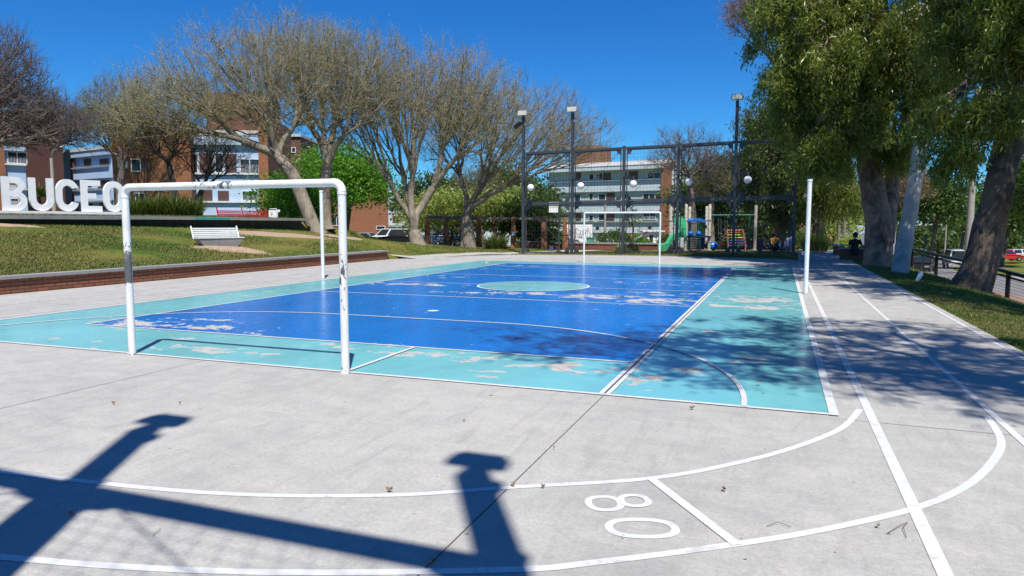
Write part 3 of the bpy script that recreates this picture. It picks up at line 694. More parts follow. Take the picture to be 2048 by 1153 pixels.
def dome(rs, c, rx, ry, rz, n, inner=.55, low=-.25, flat=0):
    """points through the outer part of a dome-shaped crown"""
    o = []
    while len(o) < n:
        v = rs.normal(0, 1, 3); v /= np.linalg.norm(v)
        if v[2] < low: continue
        r = inner+(1-inner)*rs.random()**.7; r *= 1+.10*rs.normal()*.5+.06*math.sin(5*math.atan2(v[1], v[0])+c[0])+.05*math.sin(9*v[2]+c[1]*3+4*math.atan2(v[1], v[0]))
        o.append((c[0]+v[0]*rx*r, c[1]+v[1]*ry*r, c[2]+v[2]*rz*r))
    return o
def leaves(P, D, L, W, rs, fold=0):
    """one diamond-shaped leaf per row: P base, D direction, sizes L x W"""
    n = len(P); D = D/(np.linalg.norm(D, axis=1)[:, None]+1e-9); a = rs.normal(0, 1, (n, 3)); S = np.cross(D, a); S /= (np.linalg.norm(S, axis=1)[:, None]+1e-9)
    L = np.broadcast_to(np.asarray(L).reshape(-1, 1), (n, 1)); W = np.broadcast_to(np.asarray(W).reshape(-1, 1), (n, 1))
    nrm = np.cross(D, S)
    V = np.stack([P, P+D*L*.4+S*W*.5+nrm*fold*W, P+D*L, P+D*L*.4-S*W*.5+nrm*fold*W], 1).reshape(-1, 3)
    return V, np.arange(4*n).reshape(n, 4)
BARK = dict(twig=bark_mat('olive_twig_bark', (.13, .11, .06), (.26, .22, .13), (.36, .31, .20), 5, .3), tipa=bark_mat('tipuana_bark', (.09, .075, .055), (.21, .175, .13), (.35, .30, .225), 4, .6), dark=bark_mat('dark_bark', (.018, .014, .012), (.045, .036, .03), (.09, .075, .06), 5, .5),
    brown=bark_mat('brown_bark', (.06, .045, .04), (.13, .10, .085), (.20, .16, .135), 5, .4),
    euc=bark_mat('eucalyptus_bark', (.05, .034, .026), (.20, .135, .10), (.42, .30, .22), 3.2, 1.0, .45), eucshade=bark_mat('shaded_eucalyptus_bark', (.03, .022, .018), (.11, .08, .062), (.27, .20, .15), 3.0, 1.0, .45), pale=bark_mat('pale_bark', (.20, .185, .165), (.40, .375, .34), (.52, .50, .46), 1.3, .5, .3))  # second eucalyptus bark is a darker copy, with the trunk's shade in its colour
LEAF = dict(olive=leaf_mat('olive_spring_leaf', (.22, .24, .04), (.40, .43, .08), .4), fresh=leaf_mat('fresh_green_leaf', (.06, .18, .012), (.17, .38, .035), .45), pale=leaf_mat('yellow_green_leaf', (.19, .26, .05), (.36, .42, .12), .4),
    euc=leaf_mat('eucalyptus_leaf', (.048, .085, .017), (.235, .29, .052), .4, .36, (.29, .29, .065)), eucd=leaf_mat('dark_eucalyptus_leaf', (.03, .055, .014), (.12, .17, .04), .34, .4), mid=leaf_mat('mid_green_leaf', (.03, .075, .012), (.09, .16, .03), .35),
    far=leaf_mat('far_green_leaf', (.04, .075, .02), (.10, .15, .04), .3), strap=leaf_mat('strap_leaf', (.03, .06, .015), (.14, .19, .05), .3, .35), rust=leaf_mat('rusty_leaf', (.22, .12, .05), (.36, .22, .10), .3))
def bare_tree(label, base, fork, crown, n, seed, bark='tipa', rb=.34, tw=5, tl=.7, leaf=0, lsz=.06, leafpart=None, group='bare spreading trees', rtip=.014, expo=.455, low=-.75, inner=.2, name='bare_tree', twr=.009, up=.7, lmat='olive'):
    rs = np.random.default_rng(seed); base = Vector(base); t = thing(name, label, 'tree', base, group)
    tr = Tr(); tips = []; T = []
    for (c, rx, ry, rz, w) in crown: T += dome(rs, c, rx, ry, rz, int(n*w), inner, low)
    grow(tr, base, [base-Vector((0, 0, .3))]+list(fork), T, rtip, expo, rs, rb, out=tips, kmin=4)
    tr.build('trunk', BARK[bark], t)
    tr = Tr()
    tp = np.array([a for a, b in tips]); td = np.array([b for a, b in tips])
    for a, d in zip(tp, td):
        for j in range(tw):
            v = d*.8+rs.normal(0, .65, 3); v[2] += up; v /= np.linalg.norm(v); l = tl*(.5+rs.random()); st = a-d*l*rs.random()*.9
            q = np.stack([st, st+v*l*.5, st+v*l+rs.normal(0, .08, 3)*l+np.array((0, 0, .12*l))]); tr.tube(q, [twr, twr*.75, twr*.3], 3)
            if rs.random() < .8:
                v2 = v+rs.normal(0, .5, 3); v2 /= np.linalg.norm(v2); q2 = np.stack([q[1], q[1]+v2*l*.3, q[1]+v2*l*.55]); tr.tube(q2, [twr*.7, twr*.5, twr*.3], 3)
    tr.build('twigs', BARK['twig' if bark == 'tipa' else bark], t)
    if leaf:
        k = leaf; P = np.repeat(tp, k, 0)+rs.normal(0, tl*.5, (len(tp)*k, 3)); keep = np.ones(len(P), bool)
        if leafpart is not None: keep = np.array([rs.random() < leafpart(p) for p in P])
        P = P[keep]; V, Fq = leaves(P, rs.normal(0, 1, (len(P), 3)), lsz, lsz*.5, rs); fast('spring_leaves', V, Fq, LEAF[lmat], t)
    return t
def leafy_tree(label, base, H, rx, rz, nt, per, lsz, mat, seed, bark='brown', group=None, ry=None, rb=.22, name='leafy_tree', spread=.55, inner=.35, low=-.6, wratio=.55, clump=None):
    rs = np.random.default_rng(seed); base = Vector(base); t = thing(name, label, 'tree', base, group); ry = ry or rx
    c = base+Vector((0, 0, H-rz)); tips = []; T = dome(rs, c, rx, ry, rz, nt, inner, low); tr = Tr()
    grow(tr, base, [base-Vector((0, 0, .2)), base+Vector((.05, 0, (H-2*rz)*.5)), base+Vector((.1*rx, 0, max(.8, (H-1.7*rz)))),], T, .015, .5, rs, rb, out=tips, kmin=3)
    tr.build('trunk', BARK[bark], t); tp = np.array([a for a, b in tips])
    sz = spread*(.6+.8*rs.random(len(tp))); P = np.repeat(tp, per, 0)+rs.normal(0, 1, (len(tp)*per, 3))*np.repeat(sz, per)[:, None]*np.array((1, 1, .6))
    D = rs.normal(0, 1, (len(P), 3))+(P-np.array(c))*.15; D[:, 2] -= .2
    V, Fq = leaves(P, D, lsz*(.6+.8*rs.random(len(P))), lsz*wratio*(.7+.6*rs.random(len(P))), rs, .15); fast('crown', V, Fq, LEAF[mat], t); return t
def weeping(tips, per, rs, hang, L, W, tr=None, side=.35):
    """hanging sprays of narrow leaves below each twig end"""
    PP = []; DD = []
    for a, d in tips:
        h = hang*(.5+.9*rs.random()); v = np.array((d[0], d[1], 0))*.35+rs.normal(0, side, 3)*np.array((1, 1, .25)); k = int(per*(.6+.8*rs.random())); s = rs.random(k)
        P = a+v*h*.75*np.sqrt(s)[:, None]+np.array((0, 0, -1.))*h*.75*(s**1.35)[:, None]+rs.normal(0, .05+.13*h, (k, 3))*np.array((1, 1, .8))
        PP.append(P); D = rs.normal(0, .62, (k, 3)); D[:, 2] -= .8; DD.append(D)
        if tr is not None:
            ss = np.linspace(0, 1, 4); q = a+v*h*.75*np.sqrt(ss)[:, None]+np.array((0, 0, -1.))*h*.75*(ss**1.35)[:, None]; tr.tube(q, [.010, .007, .005, .003], 3)
    P = np.concatenate(PP); D = np.concatenate(DD); n = len(P)
    return leaves(P, D, L*(.6+.8*rs.random(n)), W*(.7+.6*rs.random(n)), rs, .1)
def eucalyptus(label, trunks, crowns, per, seed, bark='euc', leaf='euc', hang=.7, L=.17, W=.03, group='eucalyptus trees along the running lanes', rb=.45, rtip=.014):
    """trunks: list of (point list, base radius); crowns: list of (trunk number, centre, rx, ry, rz, count)"""
    rs = np.random.default_rng(seed); b = Vector(trunks[0][0][0]); t = thing('eucalyptus_tree', label, 'tree', b, group); alltips = []
    for i, (pts, r0) in enumerate(trunks):
        T = [];
        for (k, c, rx, ry, rz, n) in crowns:
            if k == i: T += dome(rs, c, rx, ry, rz, n, .3, -.95)
        tips = []; tr = Tr(); fk = [Vector(p) for p in pts]
        if i == 0: fk = [fk[0]-Vector((0, 0, .35))]+fk[0:]
        grow(tr, fk[0], fk, T, rtip, .44, rs, r0, out=tips, kmin=3, wig=.10, flare=(i == 0)); V = np.concatenate(tr.V)
        V += np.stack([np.sin(V[:, 2]*4+V[:, 1]*3), np.sin(V[:, 2]*3+V[:, 0]*5), np.zeros(len(V))], 1)*.02*min(1, r0*2)
        fast('trunk', V, np.concatenate(tr.F), BARK[bark], t, True); alltips += tips
    tr = Tr(); V, Fq = weeping(alltips, per, rs, hang, L, W, tr); tr.build('twigs', BARK['dark'], t); fast('crown', V, Fq, LEAF[leaf], t); return t
def bush(label, c, rx, ry, rz, n, lsz, mat, seed, name='bush', cat='shrub', group=None, wr=.5):
    rs = np.random.default_rng(seed); t = thing(name, label, cat, c, group); c = np.array(c)
    v = rs.normal(0, 1, (n, 3)); v /= np.linalg.norm(v, axis=1)[:, None]; v[:, 2] = np.abs(v[:, 2]); r = .45+.6*rs.random(n)**.5; bum = 1+.15*np.sin(v[:, 0]*6+c[0])*np.cos(v[:, 1]*7)
    P = c+v*np.array((rx, ry, rz))*(r*bum)[:, None]; V, Fq = leaves(P, v+rs.normal(0, .7, (n, 3)), lsz*(.6+.8*rs.random(n)), lsz*wr, rs, .1); fast('foliage', V, Fq, LEAF[mat], t)
    tr = Tr()
    for k in range(14): w = v[k]; tr.tube(np.stack([c-(0, 0, .1), c+w*(rx*.4, ry*.4, rz*.4), c+w*(rx*.85, ry*.85, rz*.85)]), [.02, .015, .006], 4)
    tr.build('stems', BARK['brown'], t); return t
def strap_plant(label, c, r, h, n, seed, mat='strap', group=None, ry=None, name='strap_leaf_plant', w=.035):
    rs = np.random.default_rng(seed); t = thing(name, label, 'plant', c, group); V = []; Fq = []; c = np.array(c)
    for i in range(n):
        a = rs.random()*2*math.pi; b = c+np.array((math.cos(a)*r*.55*rs.random(), math.sin(a)*(ry or r)*.55*rs.random(), -.03)); d = np.array((math.cos(a), math.sin(a), 0)); d[1] *= (ry or r)/r; sd = np.array((-math.sin(a), math.cos(a), 0))*w/2
        le = h*(.55+.6*rs.random()); lean = .25+.8*rs.random(); o = len(V)
        for k in range(5):
            s = k/4; p = b+d*le*lean*s**1.6*.8+np.array((0, 0, 1))*le*(s-.45*lean*s**2.6); ww = sd*(1-s**2)*1.0; V += [p+ww, p-ww]
        for k in range(4): Fq.append((o+2*k, o+2*k+1, o+2*k+3, o+2*k+2))
    fast('leaves', V, Fq, LEAF[mat], t); return t

# --- bare spreading trees behind the court
def A(px, py, d): return at(px, py, d)
b1 = A(640, 470, 39); b1.z = gz(b1.x, b1.y)
def crownpx(px, py, d, wpx, hpx, depth=1.0):                       # ellipsoid that spans wpx x hpx around a sight line
    c = at(px, py, d); return (tuple(c), wpx*d/F_/2, wpx*d/F_/2*depth, hpx*d/F_/2)
def cw(px, py, d, wpx, hpx, w, depth=.8): c, a, b, e = crownpx(px, py, d, wpx, hpx, depth); return (c, a, b, e, w)
bare_tree('huge bare spreading tree whose trunk leans left out of the mound behind the near goal', b1,
    [A(628, 455, 39), A(606, 400, 39), A(585, 350, 39), A(560, 318, 39)], [cw(430, 195, 38.5, 350, 290, .34), cw(320, 225, 37, 270, 190, .26), cw(565, 160, 39.5, 320, 290, .40)], 1750, 11, rb=.40, leaf=14, lsz=.08, tw=4, tl=.62,
    leafpart=lambda p: .95 if p[2] < 8.0 else .5, rtip=.012)
b1b = A(655, 470, 41); b1b.z = gz(b1b.x, b1b.y)
bare_tree('bare spreading three-trunked tree just behind the leaning one', b1b,
    [A(652, 440, 41), A(650, 380, 41), A(655, 330, 41)], [cw(680, 180, 41, 310, 260, .7), cw(600, 120, 42, 260, 160, .3)], 1050, 12, rb=.34, leaf=13, lsz=.072, tl=.6, leafpart=lambda p: .9)
b2 = A(838, 490, 43); b2.z = gz(b2.x, b2.y)
bare_tree('bare tree forking into four thick grey trunks at the crest, right of the near goal', b2,
    [A(832, 478, 43), A(828, 462, 43)], [cw(755, 210, 43, 260, 290, .34), cw(850, 205, 43, 260, 260, .33), cw(935, 230, 43.5, 230, 270, .33)], 1650, 13, rb=.5, leaf=13, lsz=.072, tl=.6, leafpart=lambda p: 1 if p[2] < 8 else .5, rtip=.0125)
b3 = A(936, 488, 46); b3.z = gz(b3.x, b3.y)
bare_tree('bare tree with a stout straight trunk standing among the brick pergola pillars', b3,
    [A(935, 465, 46), A(932, 440, 46), A(934, 428, 46)], [cw(950, 250, 46, 300, 290, .42), cw(1070, 270, 45, 250, 230, .4), cw(1150, 285, 44, 190, 130, .18)], 1300, 14, rb=.5, leaf=13, lsz=.072, tl=.6, leafpart=lambda p: .9 if p[0] < -15 else .15, rtip=.0115)
b0 = at(-170, 440, 27); b0.z = gz(b0.x, b0.y)
bare_tree('bare brownish tree at the left edge with low branches reaching over the white letters', b0,
    [at(-165, 380, 27), at(-140, 330, 27)], [cw(-30, 190, 28, 300, 290, .55, .7), cw(90, 260, 28, 230, 150, .3, .6), cw(-120, 200, 27, 200, 300, .15)], 1500, 15, 'brown', rb=.35, tl=.55, up=.35, rtip=.011, low=-.6)
b4 = at(362, 425, 37); b4.z = gz(b4.x, b4.y)
bare_tree('small dark bare tree behind the strap-leaved plants, before the orange brick wall', b4,
    [at(352, 400, 37), at(345, 365, 37), at(338, 330, 37)], [cw(320, 280, 37, 230, 130, .7)], 330, 16, 'dark', rb=.22, tl=.45, up=.4, group='small dark bare trees', rtip=.012)
b5 = at(395, 425, 38.5); b5.z = gz(b5.x, b5.y)
bare_tree('second small dark bare tree, gnarled and twin-stemmed, left of the red bench', b5,
    [at(398, 400, 38.5), at(404, 380, 38.5)], [cw(430, 320, 39, 180, 110, .7)], 260, 17, 'dark', rb=.24, tl=.4, up=.3, group='small dark bare trees', rtip=.012)
bo = at(235, 440, 55); bo.z = 0
bare_tree('wide bare tree with an olive haze of buds far behind the letter O', bo, [at(240, 380, 55), at(245, 340, 55)], [cw(250, 225, 55, 200, 170, .7), cw(190, 250, 55, 120, 130, .3)], 700, 18, 'brown', rb=.3, leaf=10, lsz=.1, tl=.7, rtip=.013, twr=.009)
bc = at(1386, 500, 50); bc.z = gz(bc.x, bc.y)
bare_tree('bare tree with a few last pale seed pods rising behind the playground slide', bc, [at(1385, 430, 50), at(1380, 360, 50)], [cw(1375, 315, 50, 190, 130, .8)], 420, 19, 'brown', rb=.36, tl=.6, group='bare trees behind the playground', rtip=.012, twr=.009)
bd = at(1425, 490, 53); bd.z = gz(bd.x, bd.y)
bare_tree('olive-tinged bare tree low behind the blue-roofed play tower', bd, [at(1422, 440, 53), at(1425, 400, 53)], [cw(1430, 360, 53, 130, 120, .8)], 350, 20, 'tipa', rb=.25, leaf=10, lsz=.1, tl=.6, group='bare trees behind the playground', rtip=.012, twr=.009)
bs = at(965 - 190, 470, 52); bs.z = -.1
bare_tree('thin bare street tree between the parked cars and the crest', at(968-5, 480, 60), [at(960, 430, 60), at(955, 400, 60)], [cw(955, 370, 60, 120, 110, .8)], 260, 21, 'brown', rb=.2, leaf=6, lsz=.12, tl=.7, rtip=.012, twr=.01)
# --- leafy trees
def G(px, d, dz=0): p = at(px, 445, d); return (p.x, p.y, gz(p.x, p.y)+dz)
leafy_tree('dense bright green tree behind the two bare trunks, right of the near goal post', G(690, 54), 7.6, 3.4, 2.9, 260, 60, .24, 'fresh', 31, rb=.2)
leafy_tree('bright green round bush-like tree spilling over the ledge left of the leaning trunk', G(590, 48), 4.2, 2.4, 2.0, 140, 50, .24, 'fresh', 32, rb=.12)
leafy_tree('pale yellow-green tree growing over the brick pergola', G(900, 55), 4.3, 3.6, 1.7, 200, 45, .24, 'pale', 34, rb=.12)
leafy_tree('pale yellow-green tree right of the straight trunk over the pergola', G(1000, 54), 4.6, 2.4, 1.9, 150, 45, .24, 'pale', 35, rb=.12)
leafy_tree('mid green leafy tree behind the left end of the mesh fence', G(1062, 52), 4.2, 1.9, 2.0, 140, 50, .24, 'mid', 36, rb=.14)
leafy_tree('dark leafy tree behind the bare trees over the pergola', G(1000, 72), 8.2, 4.2, 4.0, 240, 45, .4, 'far', 37, rb=.2, group='trees far behind the pergola')
leafy_tree('second dark leafy tree further left behind the pergola', G(880, 76), 7.6, 4.5, 3.6, 240, 45, .4, 'far', 38, rb=.2, group='trees far behind the pergola')
leafy_tree('dark leafy tree behind the left end of the mesh fence, before the green apartments', G(1062, 66), 6.4, 2.2, 2.8, 170, 45, .36, 'far', 39, rb=.2, group='trees far behind the pergola')
leafy_tree('dense green tree behind the colourful climbing frame', G(1440, 60), 7.6, 4.2, 3.6, 230, 50, .3, 'mid', 40, rb=.2, group='green trees behind the playground')
leafy_tree('dark green tree behind the swing at the right of the playground', G(1510, 55), 8.2, 3.4, 4.0, 280, 60, .26, 'eucd', 41, rb=.25, group='green trees behind the playground', low=-.95)
leafy_tree('small pale leafy tree beyond the two timber posts', G(1665, 64), 5.0, 2.2, 2.2, 90, 40, .26, 'pale', 42, rb=.12)
for i, (px, d, H, rx, lab, mt) in enumerate([(1865, 78, 8.6, 4.0, 'large green street tree between the pale trunk and the concrete pole', 'mid'), (1795, 88, 10.5, 4.0, 'green street tree seen between the two eucalyptus trunks', 'mid'), (1925, 100, 8.6, 3.6, 'green tree far up the road behind the white van', 'fresh'), (2010, 84, 6.6, 4.0, 'broad green tree on the lawn across the road at the right edge', 'mid'), (2080, 58, 8.6, 4.0, 'green tree across the road beyond the big leaning eucalyptus', 'mid'), (1740, 110, 9, 5, 'green tree far beyond the brick pillars', 'mid')]):
    g = G(px, d); leafy_tree(lab, (g[0], g[1], g[2]), H+1.5, rx, H*.36, 230, 45, .36, mt, 50+i, rb=.22, group='street trees across the road')
bare_tree('rust-leaved tree top showing between the two eucalyptus trunks', G(1818, 66), [at(1818, 470, 66), at(1815, 430, 66)], [cw(1812, 370, 66, 120, 110, .8)], 260, 22, 'brown', rb=.16, leaf=14, lsz=.2, tl=.8, group=None, name='rust_leaved_tree', lmat='rust', rtip=.014)
# far wood that closes the horizon
def far_wood(name, label, cols, seed):
    rs = np.random.default_rng(seed); Ps = []
    for (px, d, w, h) in cols:
        c = at(px, 445, d); c.z = gz(c.x, c.y); n = 2200; v = rs.normal(0, 1, (n, 3)); v /= np.linalg.norm(v, axis=1)[:, None]; v[:, 2] = np.abs(v[:, 2])
        bum = 1+.22*np.sin(v[:, 0]*5+px)*np.cos(v[:, 1]*6+px)+.1*np.sin(v[:, 2]*14+px); Ps.append(np.array(c)+v*np.array((w, w, h))*((.75+.25*rs.random(n))*bum)[:, None])
    P = np.concatenate(Ps); n = len(P); V, Fq = leaves(P, rs.normal(0, 1, (n, 3)), .8+.5*rs.random(n), .5, rs, .1); o = fast(name, V, Fq, LEAF['far']); return tag(o, label, 'wood', kind='stuff')
far_wood('far_wood', 'green mass of trees closing the view far beyond the car park and the lawn', [(x, 125+10*math.sin(x), 8, 6+1.6*math.sin(x*.013)) for x in range(-200, 2300, 60)], 3)
# --- eucalyptus trees on the right
def E(px, py, d): return tuple(at(px, py, d))
cB = (3.62, 31.4, -.03)
eucalyptus('massive eucalyptus with twin reddish peeling trunks beside the running lanes', [([cB, (3.62, 31.5, 1.6), E(1738, 330, 28.6), E(1735, 210, 29), E(1755, 60, 29), E(1760, -120, 29)], .58), ([(3.9, 31.7, .9), E(1782, 380, 29), E(1800, 300, 29), E(1840, 150, 29), E(1870, 0, 29)], .36)],
    [(0, E(1615, 30, 28), 2.3, 2.6, 2.2, 300), (0, E(1700, 120, 27), 2.4, 2.4, 2.2, 300), (0, E(1640, -150, 29), 3.8, 3.6, 2.8, 230), (0, E(1590, 150, 28), 1.2, 1.8, 1.2, 150), (0, E(1585, 230, 28.5), .9, 1.4, .8, 80), (0, E(1650, 290, 27.5), 1.4, 1.7, 1.1, 150), (0, E(1730, 230, 26.5), 1.1, 1.2, .8, 90), (1, E(1820, 90, 29), 2.0, 2.2, 1.9, 180), (1, E(1800, 290, 28), 1.0, 1.4, .9, 80), (1, E(1850, -180, 29), 3.6, 3.6, 2.8, 180)], 82, 61, L=.22, W=.048)
dB = (3.93, 27.8, -.07)
eucalyptus('slimmer eucalyptus with a smooth pale grey trunk leaning right by the black fence', [([dB, E(1812, 470, 25.6), E(1832, 350, 25.6), E(1848, 230, 25.6), E(1862, 100, 25.6), E(1880, -60, 25.6)], .30)],
    [(0, E(1850, 60, 25.6), 1.9, 2.0, 1.7, 190), (0, E(1845, 190, 25.6), 1.0, 1.2, .7, 60), (0, E(1870, -160, 25.6), 3.0, 3.0, 2.6, 170), (0, E(1890, 150, 25), .9, 1.2, .6, 45)], 75, 62, 'pale', L=.19, W=.038)
eB = tuple(gpt(1950, 21.0)); 
eucalyptus('biggest eucalyptus, rough shaded trunk leaning right over the grass at the right edge', [([eB, E(1958, 540, 21), E(1985, 430, 20.8), E(2010, 330, 20.6), E(2050, 220, 20.4), E(2090, 60, 20.2)], .60), ([E(2000, 340, 20.6), E(2020, 240, 20.5), E(2030, 120, 20.4), E(2035, -40, 20.2)], .34)],
    [(1, E(1975, 50, 20), 1.7, 1.8, 1.5, 200), (1, E(1915, 310, 19.8), .8, 1.0, .6, 34), (1, E(1960, -180, 20), 3.0, 3.0, 2.4, 220), (1, (3.4, 19.2, 11.2), 2.8, 3.2, 1.5, 230), (1, (.6, 18.6, 11.8), 2.3, 2.6, 1.0, 150), (0, (7.4, 20.4, 10.2), 2.2, 2.4, 1.6, 130), (0, (4.2, 23.8, 11.5), 2.6, 2.4, 1.4, 170), (0, E(2120, 30, 20), 2.0, 2.2, 2.2, 190), (1, E(1900, 225, 19.5), .9, 1.1, .5, 45), (0, E(2120, -200, 20), 3.4, 3.4, 3, 150), (1, E(1985, 220, 19.5), .8, 1.1, .7, 70), (0, E(2085, 370, 19.5), .5, .7, .7, 25)], 74, 63, 'eucshade', L=.21, W=.045)
fB = tuple(gpt(1562, 43.5)); fx = gpt(1636, 41)
eucalyptus('dark weeping eucalyptus hanging almost to the ground behind the right end of the mesh fence', [([fB, E(1560, 420, 43.5), E(1565, 330, 43.5), E(1570, 220, 43.5)], .42)],
    [(0, E(1548, 330, 43), 1.8, 2.2, 3.4, 400), (0, E(1600, 350, 42.5), 1.8, 2.0, 3.2, 340), (0, E(1560, 240, 43.5), 2.4, 2.6, 1.8, 260)], 62, 64, leaf='eucd', hang=1.1, L=.25, W=.055)
eucalyptus('eucalyptus with a low reddish trunk behind the dark plants, left of the brick pillars', [([tuple(fx), E(1636, 440, 41), E(1632, 360, 41), E(1640, 260, 41)], .38)],
    [(0, E(1640, 330, 40.5), 1.7, 2.0, 3.2, 360), (0, E(1650, 200, 41), 2.2, 2.4, 2.4, 200), (0, E(1690, 380, 40), .9, 1.2, 1.4, 90)], 60, 65, leaf='euc', hang=1.0, L=.24, W=.05)
bare_tree('tall thin tree with rusty brown sprays rising behind the top left of the eucalyptus crowns', G(1585, 47), [at(1580, 380, 47), at(1570, 250, 47), at(1560, 150, 47)], [cw(1518, 22, 47, 160, 130, .9)], 300, 23, 'brown', rb=.2, leaf=14, lsz=.12, tl=.8, group=None, name='rust_leaved_tree', lmat='rust', rtip=.012, twr=.009)
# trees standing outside the picture on the right, whose crowns shade the court and the grass
eucalyptus('eucalyptus beside the near right corner of the court, dappling the painted floor', [([(6.6, 2.2, -.5), (6.4, 2.5, 3), (5.8, 3.0, 7), (5.0, 3.6, 10)], .45)],
    [(0, (3.3, 4.4, 10.5), 2.9, 2.3, 1.2, 170), (0, (5.8, 3.6, 11.4), 2.9, 2.8, 1.6, 105), (0, (7.2, 5.4, 10.4), 2.5, 2.6, 1.5, 70), (0, (1.3, 3.7, 11.4), 2.2, 1.4, .9, 50), (0, (3.8, 6.8, 11.0), 2.4, 1.5, 1.0, 60)], 42, 66, L=.21, W=.05)
eucalyptus('eucalyptus between the road fence and the lanes, shading the right grass verge', [([(7.6, 13.4, -.8), (7.7, 13.5, 3), (7.4, 13.8, 7), (7.0, 14, 10)], .42)],
    [(0, (7.2, 14.0, 11.5), 2.8, 2.8, 2.2, 230), (0, (6.6, 16.5, 10.5), 1.8, 2.2, 1.6, 110), (0, (8.6, 11, 10.5), 2.2, 2.6, 1.8, 120)], 75, 67, L=.21, W=.045)
# --- shrubs and strap-leaved plants
for i, (px, py, d, r, h) in enumerate([(275, 432, 33.5, .9, 1.45), (312, 431, 34.2, .9, 1.55), (350, 432, 34.6, .95, 1.65), (385, 434, 35, .8, 1.4)]):
    p = at(px, py, d); lab = ['leftmost of the strap-leaved clumps, just right of the near goal corner', 'second strap-leaved clump from the goal corner on the ledge', 'tallest strap-leaved clump on the ledge, in front of the small dark tree', 'rightmost strap-leaved clump on the ledge, beside the gnarled tree'][i]
    strap_plant(lab, (p.x, p.y, 1.78), r, h, 340, 70+i, group='strap-leaved plants on the ledge', w=.05)
p = gpt(992, 44); strap_plant('big dark strap-leaved clump before the pergola, left of the mesh fence', (p.x, p.y, p.z), 1.35, 1.25, 480, 75, w=.045)
p = gpt(1632, 38.0); strap_plant('dark strap-leaved clump under the eucalyptus by the end of the mesh fence', (p.x, p.y, p.z), 1.2, 1.35, 460, 76, w=.05)
p = at(78, 400, 46); p.z = .8; tpl = strap_plant('small palm-like plant behind the letter U', (p.x, p.y, 3.3), 1.0, 1.1, 150, 77, name='palm_plant', w=.07)
tr = Tr(); tr.tube(np.array([(p.x, p.y, .5), (p.x+.1, p.y, 2), (p.x, p.y, 3.4)]), [.14, .11, .09], 8); tr.build('trunk', BARK['dark'], tpl)
for i, (px, d, rx, rz, mt, lab) in enumerate([(1230, 56, 1.5, 1.5, 'mid', 'round green bush before the green apartments, left of the far goal crossbar end'), (1275, 57, 1.2, 1.1, 'fresh', 'small bright bush beside the white hut'), (1090, 52, 1.7, 1.3, 'mid', 'bushy green shrub behind the left end of the mesh fence'), (1375-40, 58, .9, 1.2, 'mid', 'narrow bush right of the white hut'), (1262, 38.5, .45, .5, 'mid', 'small weedy shrub at the foot of the mesh fence'), (1700, 47, .8, 1.0, 'pale', 'yellow-green shrub behind the seated silhouette at the brick pillars'), (1240, 42, .3, .35, 'olive', 'sparse dry shrub by the low wall behind the mesh fence'), (1590, 60, 3.0, 1.6, 'mid', 'wide hedge beyond the weeping eucalyptus'), (1480, 58, 4.0, 1.8, 'eucd', 'dark hedge behind the colourful climbing frame'), (1810, 74, 2.6, 1.2, 'mid', 'clipped hedge far behind the pale trunk'), (1530, 50, 3.2, 1.8, 'eucd', 'dark hedge behind the seated people'),(905, 62, 3.0, 1.3, 'mid', 'dark hedge behind the pergola pillars'), (1075, 60, 2.2, 1.6, 'eucd', 'dark hedge behind the pergola end')]):
    p = gpt(px, d); bush(lab, (p.x, p.y, p.z), rx, rx*.8, rz, int(1400*max(.4, rx)), .12 if d < 45 else .2, mt, 80+i)
p = at(1266, 480, 52); rs_ = np.random.default_rng(5); tt = thing('sapling', 'thin leafless sapling with curled dark leaves behind the far goal', 'tree', (p.x, p.y, gz(p.x, p.y)))
bt = Tr(); tp_ = []; grow(bt, None, [Vector((p.x, p.y, gz(p.x, p.y))), Vector((p.x, p.y, .6)), Vector((p.x, p.y, 1.2))], dome(rs_, (p.x, p.y, 1.9), .75, .6, 1.2, 40, .4, -.6), .014, .45, rs_, .05, out=tp_); bt.build('trunk', BARK['dark'], tt)
tp_ = np.array([a for a, b in tp_]); P = np.repeat(tp_, 6, 0)+rs_.normal(0, .09, (len(tp_)*6, 3)); Vv, Fv = leaves(P, rs_.normal(0, 1, (len(P), 3)), .16, .08, rs_); fast('leaves', Vv, Fv, LEAF['eucd'], tt)
# ------------------------------------------------------------------ grass blades
SAFE = PC
def blades(name, n, sampler, h, seed, label, w=.012):
    rs = np.random.default_rng(seed); P = sampler(rs, n); z = np.array([gz(x, y) for x, y in P])-.035
    keep = np.ones(len(P), bool)
    for c, rr_ in SAFE: keep &= ((P[:, 0]-c.x)**2+(P[:, 1]-c.y)**2 > (rr_*.75)**2*rs.random(len(P)))
    P = P[keep]; z = z[keep]; n = len(P); a = rs.random(n)*math.pi; hh = h*(.45+.9*rs.random(n)); B = np.concatenate([P, z[:, None]], 1); s = np.stack([np.cos(a), np.sin(a), np.zeros(n)], 1)*w*(.7+.6*rs.random(n))[:, None]
    tip = B+np.concatenate([rs.normal(0, .45, (n, 2))*hh[:, None], hh[:, None]], 1); V = np.stack([B+s, B-s, tip], 1).reshape(-1, 3)
    return tag(fast(name, V, np.arange(3*n).reshape(n, 3), M['blade']), label, 'grass', kind='stuff')
def fan(px0, px1, d0, d1, cond):
    def f(rs, n):
        out = []
        while len(out) < n:
            k = n*2; px = px0+(px1-px0)*rs.random(k); d = 1/(1/d0+(1/d1-1/d0)*rs.random(k)); r = (px-1024)/F_*d
            x = _r0.x*r-math.sin(YAW)*d; y = _r0.y*r+math.cos(YAW)*d
            out += [(a, b) for a, b in zip(x, y) if cond(a, b)]
        return np.array(out[:n])
    return f
